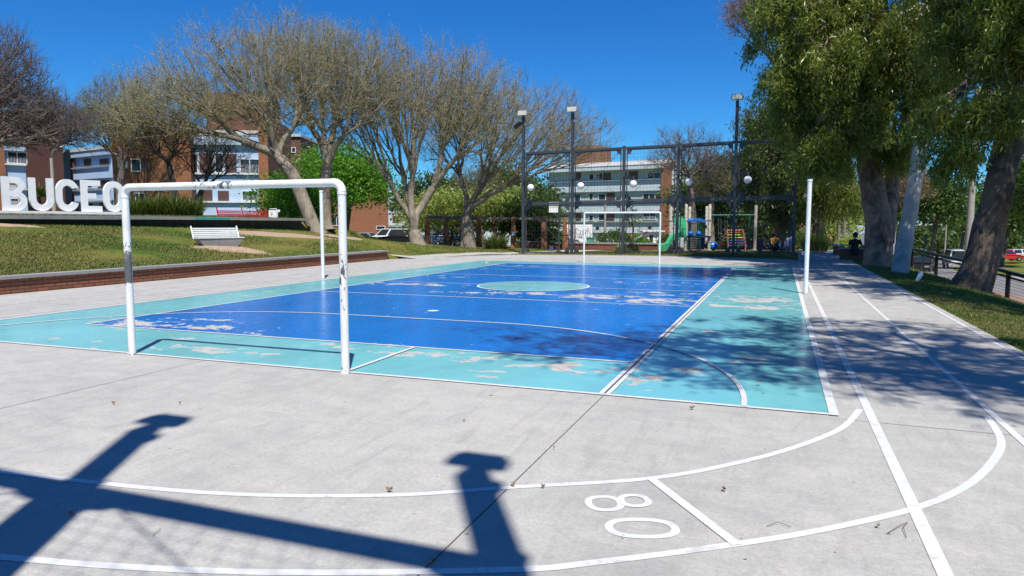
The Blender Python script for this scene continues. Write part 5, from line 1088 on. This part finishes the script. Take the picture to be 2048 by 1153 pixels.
# black roadside fence
fe = thing('roadside_fence', 'black steel fence with mesh panels along the pavement on the right', 'fence', (6.2, 30, gz(6.2, 30)))
FP = [(5.55, 36.0), (5.95, 32.9), (6.4, 29.6), (6.8, 26.5), (7.15, 23.6), (7.45, 20.8), (7.7, 18.2)]; FZ = [gz(*p)-.05 for p in FP]; FH = .88
for (x, y), z in zip(FP, FZ): m = MB(); m.box((x, y, z+FH/2-.05), (.11, .11, FH+.1)); m.build('post', M['black'], fe)
for i in range(len(FP)-1):
    a = Vector((*FP[i], FZ[i])); b = Vector((*FP[i+1], FZ[i+1])); m = MB()
    m.bar(a+Vector((0, 0, FH)), b+Vector((0, 0, FH)), .12, .09); m.build('top_rail', M['black'], fe); m = MB(); m.bar(a+Vector((0, 0, FH-.16)), b+Vector((0, 0, FH-.16)), .05, .05); m.build('rail', M['black'], fe); m = MB()
    for k in range(1, 40): q = a.lerp(b, k/40); m.bar(q+Vector((0, 0, .08)), q+Vector((0, 0, FH-.17)), .007, .007)
    for k in range(0, 9): z = .08+.096*k; m.bar(a+Vector((0, 0, z)), b+Vector((0, 0, z)), .007, .007)
    m.build('wire_mesh', M['black'], fe)
# shovel leaning on the fence
t = thing('shovel', 'shovel with a pale blue blade standing in the grass before the black fence', 'shovel', tuple(gnd(1836, 562)))
a = gnd(1836, 562); dd_ = (a-CAM).dot(_f); m = MB(); m.tube([a+Vector((.04, 0, .22)), at(1846, 525, dd_+.2), at(1852, 468, dd_+.6)], .018, 8); m.build('handle', M['wood'], t, True)
m = MB(); m.prism([a+Vector((-.07, 0, .0)), a+Vector((.01, -.02, -.02)), a+Vector((.11, 0, .17)), a+Vector((.08, 0, .27)), a+Vector((.01, 0, .24))], (.02, .03, 0)); m.build('blade', M['bwall'], t)
# ------------------------------------------------------------------ playground
def pb(px, py, d=41.0): return at(px, py, d)
t = thing('play_tower', 'playground tower with beige posts, blue roof and a wavy green slide', 'playground', tuple(gpt(1375, 41)))
for px, d, yt in ((1341, 41.5, 407), (1372, 41, 411), (1379, 42.6, 416), (1413, 42.6, 415), (1419, 41, 411)):
    g = gpt(px, d); m = MB(); topz = CAM.z+ray(px, yt).z*d; m.tube([g, Vector((g.x, g.y, topz)), Vector((g.x, g.y, topz+.06))], [.09, .09, .05], 12); m.cyl(g, g+Vector((0, 0, .06)), .18, n=12); p_ = m.build('post', M['beige'], t, 'auto')
    m = MB()
    for q in (.5, 1.75): m.cyl(Vector((g.x, g.y, g.z+q)), Vector((g.x, g.y, g.z+q+.07)), .12, n=12)
    m.build('collar', M['beige'], p_)
sd = Vector((_r0.x, _r0.y, 0)); bk = Vector((-math.sin(YAW), math.cos(YAW), 0))
ch = smooth_curve([(1319, 499), (1332, 496), (1343, 480), (1352, 476), (1362, 468), (1368, 462)], 5); m = MB(); o = 0
for (px, py) in ch:
    c = pb(px, py)
    for j, (w_, h_) in enumerate(((-.42, .26), (-.36, .02), (-.2, -.03), (.2, -.03), (.36, .02), (.42, .26), (.46, .26), (.40, -.06), (-.40, -.06), (-.46, .26))): m.v.append(tuple(c+bk*w_+Vector((0, 0, h_))))
for i in range(len(ch)-1):
    for j in range(10): j2 = (j+1) % 10; m.f.append((i*10+j, i*10+j2, (i+1)*10+j2, (i+1)*10+j))
m.build('slide_chute', M['gslide'], t, 'auto')
m = MB(); P_ = [pb(*q) for q in ((1369, 476), (1369, 440), (1364, 438), (1358, 433.5), (1353, 434), (1350, 440), (1350, 448), (1356, 447), (1361, 452), (1363, 462), (1361, 474))]; m.prism([p-bk*.45 for p in P_], bk*.12); m.build('slide_hood', M['gslide'], t)
m = MB(); m.prism([p+bk*.35 for p in P_], bk*.12); m.build('slide_hood', M['gslide'], t)
a = pb(1395, 474); m = MB(); m.box(a+bk*.6, (1.5, 1.5, .1), YAW); m.build('platform', M['dblue'], t); m = MB(); m.box(pb(1405, 486)+bk*.3, (.42, .06, .75), YAW); m.build('panel', M['dblue'], t)
n = 14; m = MB(); A0 = [pb(1381+30*k/n, 442-5.5*math.sin(math.pi*k/n)) for k in range(n+1)]; B0 = [pb(1381+30*k/n, 446-3.5*math.sin(math.pi*k/n)) for k in range(n+1)]
m.prism([p-bk*.1 for p in A0]+[p-bk*.1 for p in reversed(B0)], bk*1.8); m.build('roof', M['bplast'], t)
m = MB()
for k in range(9): c = pb(1384+3.3*k, 447); e = pb(1384+3.3*k, 472); m.cyl(c, e, .012, n=6)
m.bar(pb(1381, 447), pb(1413, 447), .04, .04); m.build('railing', M['gpaint'], t)
for px in (1381, 1397): m = MB(); m.ball(pb(px, 468, 40.8), .16, 12, 8); m.build('blue_ball', M['bplast'], t, True)
m = MB(); pts = [pb(1391, 500)+Vector((.26*math.cos(k*.6), .26*math.sin(k*.6), k*.0105)) for k in range(75)]; m.tube(pts, .022, 6); m.build('spiral_climber', M['gpaint'], t, True)
m = MB(); c = gpt(1424, 41.5)+Vector((0, 0, .25)); m.ball(c, .34, 16, 10, (1.2, .9, .8)); m.build('blue_tunnel_end', M['bplast'], t, True)
t = thing('swing_frame', 'green swing beam on beige and green posts at the right of the playground', 'swing', tuple(gpt(1465, 41)))
g = gpt(1511, 40.6); m = MB(); m.tube([g, Vector((g.x, g.y, CAM.z+ray(1511, 411).z*40.6))], .09, 12); m.cyl(g, g+Vector((0, 0, .06)), .17, n=12); m.build('post', M['beige'], t, 'auto')
m = MB(); m.cyl(pb(1422, 431), pb(1508, 430.5, 40.6), .05, n=10); m.build('beam', M['gpaint'], t, 'auto')
for px in (1497, 1502): m = MB(); m.cyl(pb(1500, 432), tuple(gpt(px, 41.3)), .035, n=8); m.build('leg', M['gpaint'], t)
for px in (1437, 1450): 
    m = MB(); m.cyl(pb(px, 431), pb(px, 474), .008, n=5); m.cyl(pb(px+5, 431), pb(px+5, 474), .008, n=5); m.build('chain', M['alum'], t); m = MB(); m.box(pb(px+2.5, 475), (.34, .2, .05), YAW); m.build('swing_seat', M['dblue'], t)
t = thing('climbing_frame', 'low A-shaped climbing frame with pink legs and rainbow coloured rungs', 'climbing frame', tuple(gpt(1475, 40)))
D_ = 40.0
def pc(px, py, o=0): return at(px, py, D_)+bk*o
gy = 500
for (x0, y0, x1, y1, o0, o1) in ((1459, 462, 1448, 494, .5, .9), (1459, 462, 1457, gy, .5, 0), (1492, 461, 1503, 496, .5, .9), (1492, 461, 1491, gy, .5, 0)): m = MB(); m.cyl(pc(x0, y0, o0), pc(x1, y1, o1), .035, n=8); m.build('leg', M['pink'], t)
m = MB(); m.cyl(pc(1459, 461.5, .5), pc(1492, 461, .5), .04, n=8); m.build('top_bar', M['pink'], t)
for k, (cname) in enumerate(('ora', 'lime', 'yel', 'sky', 'pink', 'sky')): 
    y = 466+k*5.2; o = .45-.09*k; m = MB(); m.cyl(pc(1459-.4*k, y, o), pc(1491.5, y-.5, o), .035, n=8); m.build('rung', M[cname], t)
for k, cname in enumerate(('lime', 'yel', 'lime', 'ora')): y = 470+k*6.5; m = MB(); m.cyl(pc(1456-k*2.0, y, .62+.09*k), pc(1497+k*1.8, y, .62+.09*k), .03, n=8); m.build('rung', M[cname], t)
t = thing('see_saw', 'orange and white see-saws crossing in front of the green apartments', 'see-saw', tuple(gpt(1278, 55)))
m = MB(); m.bar(at(1256, 468, 55), at(1272, 480, 55), .12, .08); m.build('orange_plank', M['ora'], t); m = MB(); m.bar(at(1263, 484, 55.5), at(1285, 471, 55.5), .12, .06); m.build('white_plank', M['mint'], t); m = MB(); m.bar(at(1285, 471, 55.5), at(1296, 464, 55.5), .14, .09); m.build('red_plank', M['redp'], t)
for px, py in ((1264, 474), (1276, 476.5)): g = gpt(px, 55.2); m = MB(); m.cyl(g, Vector((g.x, g.y, at(px, py, 55.2).z)), .05, n=8); m.build('pivot_post', M['gpaint'], t)
t = thing('butterfly_panel', 'small yellow butterfly-shaped play panel in the deep shade behind the seated people', 'playground', tuple(gpt(1541, 43)))
m = MB(); g = gpt(1541, 43); c = at(1541, 463, 43); m.cyl(g, c, .04, n=8); m.build('post', M['gpaint'], t)
for s in (-1, 1): m = MB(); m.prism([c+sd*s*a_+Vector((0, 0, b_)) for a_, b_ in ((.03, -.1), (.12, -.25), (.25, -.1), (.30, .15), (.15, .12), (.03, .02))], bk*.05); m.build('wing', M['yel'], t)
# ------------------------------------------------------------------ people
SKIN = simple('skin', (.42, .24, .16), .6, var=.05); HAIR = simple('dark_hair', (.018, .012, .01), .6)
CLO = dict(orange=simple('orange_top', (.55, .22, .03), .9), navy=simple('navy_trousers', (.02, .025, .05), .9), blue=simple('pale_blue_dress', (.35, .45, .65), .9), grey=simple('grey_hoodie', (.10, .10, .11), .95), black=simple('black_shirt', (.015, .015, .018), .9))
def skinned(name, verts, edges, radii, mat, parent, root=0, sub=1):
    me = bpy.data.meshes.new(name); me.from_pydata(verts, edges, []); ob = bpy.data.objects.new(name, me); C.objects.link(ob); ob.parent = parent
    md = ob.modifiers.new('skin', 'SKIN'); md.use_smooth_shade = True; sk = me.skin_vertices[0].data
    for i, r in enumerate(radii): sk[i].radius = (r, r) if not hasattr(r, '__len__') else r
    sk[root].use_root = True; s = ob.modifiers.new('sub', 'SUBSURF'); s.levels = sub; s.render_levels = sub; me.materials.append(mat); return ob
def person(label, loc, rz, J, top, low, hairlen=.3, group='people resting around the playground'):
    """J: joints in metres, facing +x, left is +y: pelvis chest neck head, then (shoulder elbow wrist) x2, (hip knee ankle toe) x2"""
    t = thing('person', label, 'person', loc, group, rz); V = [Vector(v) for v in (J['pel'], J['waist'], J['chest'], J['neck'], J['head'])]; Ed = [(0, 1), (1, 2), (2, 3), (3, 4)]; Rr = [(.13, .11), (.11, .10), (.14, .11), (.05, .05), (.085, .10)]
    V.append(V[4]+(V[4]-V[3]).normalized()*.1); Ed.append((4, 5)); Rr.append(.075)
    for s, k in ((1, 'L'), (-1, 'R')):
        sh, el, wr = [Vector(v) for v in J['arm'+k]]; o = len(V); V += [sh, el, wr]; Ed += [(2, o), (o, o+1), (o+1, o+2)]; Rr += [.055, .04, .028]
        d = (wr-el).normalized(); sdv = d.cross(Vector((0, 0, 1))); sdv = sdv.normalized() if sdv.length > .1 else Vector((0, 1, 0)); palm = wr+d*.07; V.append(palm); Ed.append((o+2, o+3)); Rr.append((.034, .018))
        for i, (off, l) in enumerate(((-.03, .075), (-.01, .085), (.01, .08), (.03, .065))):
            b = palm+sdv*off; q = len(V); V += [b+d*l*.5, b+d*l*.9+Vector((0, 0, -.018))]; Ed += [(o+3, q), (q, q+1)]; Rr += [.009, .007]
        q = len(V); V += [wr+d*.03+sdv*.045, wr+d*.07+sdv*.06]; Ed += [(o+2, q), (q, q+1)]; Rr += [.011, .008]
        hp, kn, an, to = [Vector(v) for v in J['leg'+k]]; o = len(V); V += [hp, kn, an, to]; Ed += [(0, o), (o, o+1), (o+1, o+2), (o+2, o+3)]; Rr += [.095, .062, .042, .03]
    b = skinned('body', V, Ed, Rr, SKIN, t)
    pe, wa, cv, ne, hd = V[:5]
    def cloth(name, chain, rad, mat): m = MB(); m.tube(chain, rad, 12); return m.build(name, mat, t, True, True)
    aL = [Vector(v) for v in J['armL']]; aR = [Vector(v) for v in J['armR']]; lL = [Vector(v) for v in J['legL']]; lR = [Vector(v) for v in J['legR']]
    m = MB(); m.tube([pe-Vector((0, 0, .02)), wa, cv, cv.lerp(ne, .6), ne], [.17, .155, .185, .12, .065], 16)
    for a_ in (aL, aR): m.tube([cv.lerp(ne, .3), a_[0], a_[0].lerp(a_[1], .55)], [.09, .075, .062], 12)
    m.build('shirt', top, t, True, True)
    m = MB(); m.ball(pe, .175, 14, 10)
    for l_ in (lL, lR): m.tube([pe, l_[0], l_[0].lerp(l_[1], .5), l_[1], l_[1].lerp(l_[2], .85)], [.13, .118, .095, .078, .06], 12)
    m.build('trousers', low, t, True, True)
    up = (hd-ne).normalized(); m = MB(); c = hd+up*.05-Vector((.03, 0, 0)); m.ball(c, .118, 16, 12, (1, .95, 1.05))
    if hairlen: m.tube([c, c-Vector((.06, 0, .12)), c-Vector((.08, 0, .12+hairlen))], [.10, .085, .04], 10)
    m.build('hair', HAIR, t, True, True)
    fx = hd+Vector((.085, 0, .02)); m = MB(); m.ball(fx+Vector((.02, 0, -.01)), .018, 8, 6, (1, .7, 1.4)); m.build('nose', SKIN, t, True, True)
    m = MB(); m.ball(fx+Vector((.012, .032, .025)), .014, 8, 6); m.ball(fx+Vector((.012, -.032, .025)), .014, 8, 6); m.build('eyes', HAIR, t, True, True)
    m = MB(); m.ball(fx+Vector((.01, 0, -.055)), .02, 8, 6, (.5, 1.3, .4)); m.build('mouth', M['redp'], t, True, True)
    for l_ in (lL, lR): m = MB(); m.tube([l_[2]-Vector((.03, 0, .0)), l_[2].lerp(l_[3], .5), l_[3]+(l_[3]-l_[2]).normalized()*.05], [.05, .045, .03], 10); m.build('shoe', M['trim'], t, True, True)
    return t
def sit(lean=0, armL=None, armR=None, headf=.02):
    l = lean
    return dict(pel=(0, 0, .13), waist=(-.03-l*.3, 0, .33), chest=(-.02-l*.7, 0, .53), neck=(-.01-l, 0, .70), head=(headf-l*1.05, 0, .83),
        armL=armL or ((-l*.8, .19, .60), (.10-l*.5, .27, .36), (.28, .22, .26)), armR=armR or ((-l*.8, -.19, .60), (.10-l*.5, -.27, .36), (.28, -.22, .26)),
        legL=((.06, .10, .12), (.42, .20, .38), (.60, .12, .08), (.76, .14, .03)), legR=((.06, -.10, .12), (.42, -.20, .36), (.58, -.12, .08), (.74, -.14, .03)))
CY = YAW-math.pi/2
g = gpt(1551, 38.6); person('woman with long dark hair and orange top sitting behind the mesh fence', (g.x, g.y, g.z+.05), CY+.3, sit(.05, armL=((-.04, .19, .60), (.02, .42, .38), (.12, .62, .16))), CLO['orange'], CLO['navy'], .3)
g = gpt(1578, 38.4); person('person in pale blue leaning back against the shade beside the woman in orange', (g.x, g.y, g.z+.05), CY-1.0, sit(.22), CLO['blue'], CLO['blue'], .15)
g = gpt(1521, 38.8); person('person in a grey hoodie hunched on the ground left of the woman in orange', (g.x, g.y, g.z+.03), CY+1.2, sit(-.18, headf=.08), CLO['grey'], CLO['grey'], 0)
g = gpt(1712, 31.2); person('dark silhouetted person sitting at the wider brick pillar beside the eucalyptus', (g.x, g.y, g.z+.24), CY+2.4, sit(0), CLO['black'], CLO['black'], 0, None)
# ------------------------------------------------------------------ small things on the concrete
lf = simple('dry_leaf', (.26, .13, .06), .8, var=.3); lf2 = simple('pale_dry_leaf', (.38, .28, .16), .8, var=.3); tg = simple('dry_twig', (.10, .075, .05), .9)
def dry_leaf(px, py, L, a, label, mat=lf):
    L *= .75
    x, y = gp(px, py); m = MB(); n = 7; vs = []; rs2 = random.Random(px)
    for i in range(n):
        s = i/(n-1); w = L*.32*math.sin(math.pi*min(1, s*1.02+.02)); cx_, lift = (s-.5)*L, .006+.022*abs(s-.5)*2*L/.07
        vs += [(cx_, w, lift+.014), (cx_, 0, lift), (cx_, -w, lift+.010)]
    vs = [(x+v[0]*math.cos(a)-v[1]*math.sin(a), y+v[0]*math.sin(a)+v[1]*math.cos(a), v[2]+.004) for v in vs]; fs = []
    for i in range(n-1): fs += [(3*i, 3*i+1, 3*i+4, 3*i+3), (3*i+1, 3*i+2, 3*i+5, 3*i+4)]
    m.add(vs, fs); return tag(m.build('fallen_leaf', mat, smooth=True), label, 'leaf', 'dry leaves on the concrete')
dry_leaf(779, 985, .05, .4, 'brown leaf on the inner curved white line below the goal shadow'); dry_leaf(1448, 984, .05, 2.0, 'reddish curled leaf between the slanted white tick and the long white line')
dry_leaf(1756, 1057, .035, 1.0, 'small orange leaf by the outer curved line at the lower right', lf2); dry_leaf(227, 810, .045, .2, 'brown leaf on bare concrete below the left goal post'); dry_leaf(143, 1034, .05, 1.7, 'dark leaf inside the left post shadow at the lower left')
dry_leaf(1026, 975, .045, 2.6, 'orange leaf lying where the concrete joint crosses the inner white line', lf2); dry_leaf(1384, 820, .06, .6, 'brown leaf in the dappled shade before the court edge'); dry_leaf(928, 845, .03, .9, 'tiny green-brown leaf on bare concrete right of the goal', lf2)
dry_leaf(1086, 978, .03, .1, 'dark scrap on the inner white line right of the lamp shadow'); dry_leaf(866, 1131, .05, 1.1, 'brown leaf on the joint at the bottom of the picture'); dry_leaf(1108, 900, .025, 1.9, 'tiny dark leaf right of the lamp shadow')
dry_leaf(360, 810, .035, 2.2, 'small brown leaf between the goal posts on bare concrete')
rsl = random.Random(12)
lm2 = MB()
def twig(pts, label, r=.0016):
    q = [Vector((*gp(*p), .006+r+(.008 if i % 2 else 0))) for i, p in enumerate(pts)]; m = MB(); m.tube(q, r, 6); return tag(m.build('fallen_twig', tg), label, 'twig', 'twigs on the concrete')
twig([(1534, 1055), (1556, 1050), (1582, 1057)], 'short bent twig left of the crossing white lines'); twig([(1774, 1070), (1800, 1056), (1815, 1048), (1806, 1060), (1813, 1078)], 'forked twig right of the crossing white lines'); twig([(306, 1074), (322, 1063)], 'short dark twig near the bottom left of the concrete')
# leaf litter too small and many to count
def litter(name, n, box, sz, seed, label):
    rs = np.random.default_rng(seed); x0, x1, y0, y1 = box; P = np.stack([x0+(x1-x0)*rs.random(n), y0+(y1-y0)*rs.random(n), np.full(n, .022)], 1); D = rs.normal(0, 1, (n, 3)); D[:, 2] = .12
    D /= np.linalg.norm(D, axis=1)[:, None]; S = np.stack([-D[:, 1], D[:, 0], np.full(n, .15)], 1); l = sz*(.5+rs.random(n))[:, None]
    V = np.stack([P, P+D*l*.5+S*l*.25, P+D*l, P+D*l*.5-S*l*.25], 1).reshape(-1, 3); return tag(fast(name, V, np.arange(4*n).reshape(n, 4), lf2), label, 'leaf litter', kind='stuff')
litter('leaf_litter', 260, (-16, 2.8, 6, 34), .05, 1, 'scattered dry leaf fragments over the court and lanes'); litter('leaf_litter', 160, (-16, -12.2, 8, 28), .05, 2, 'dry leaf fragments on the concrete left of the court, near the low brick wall'); litter('leaf_litter', 90, (-5, 2, 2, 6.4), .016, 3, 'tiny specks of dry leaf on the near concrete')
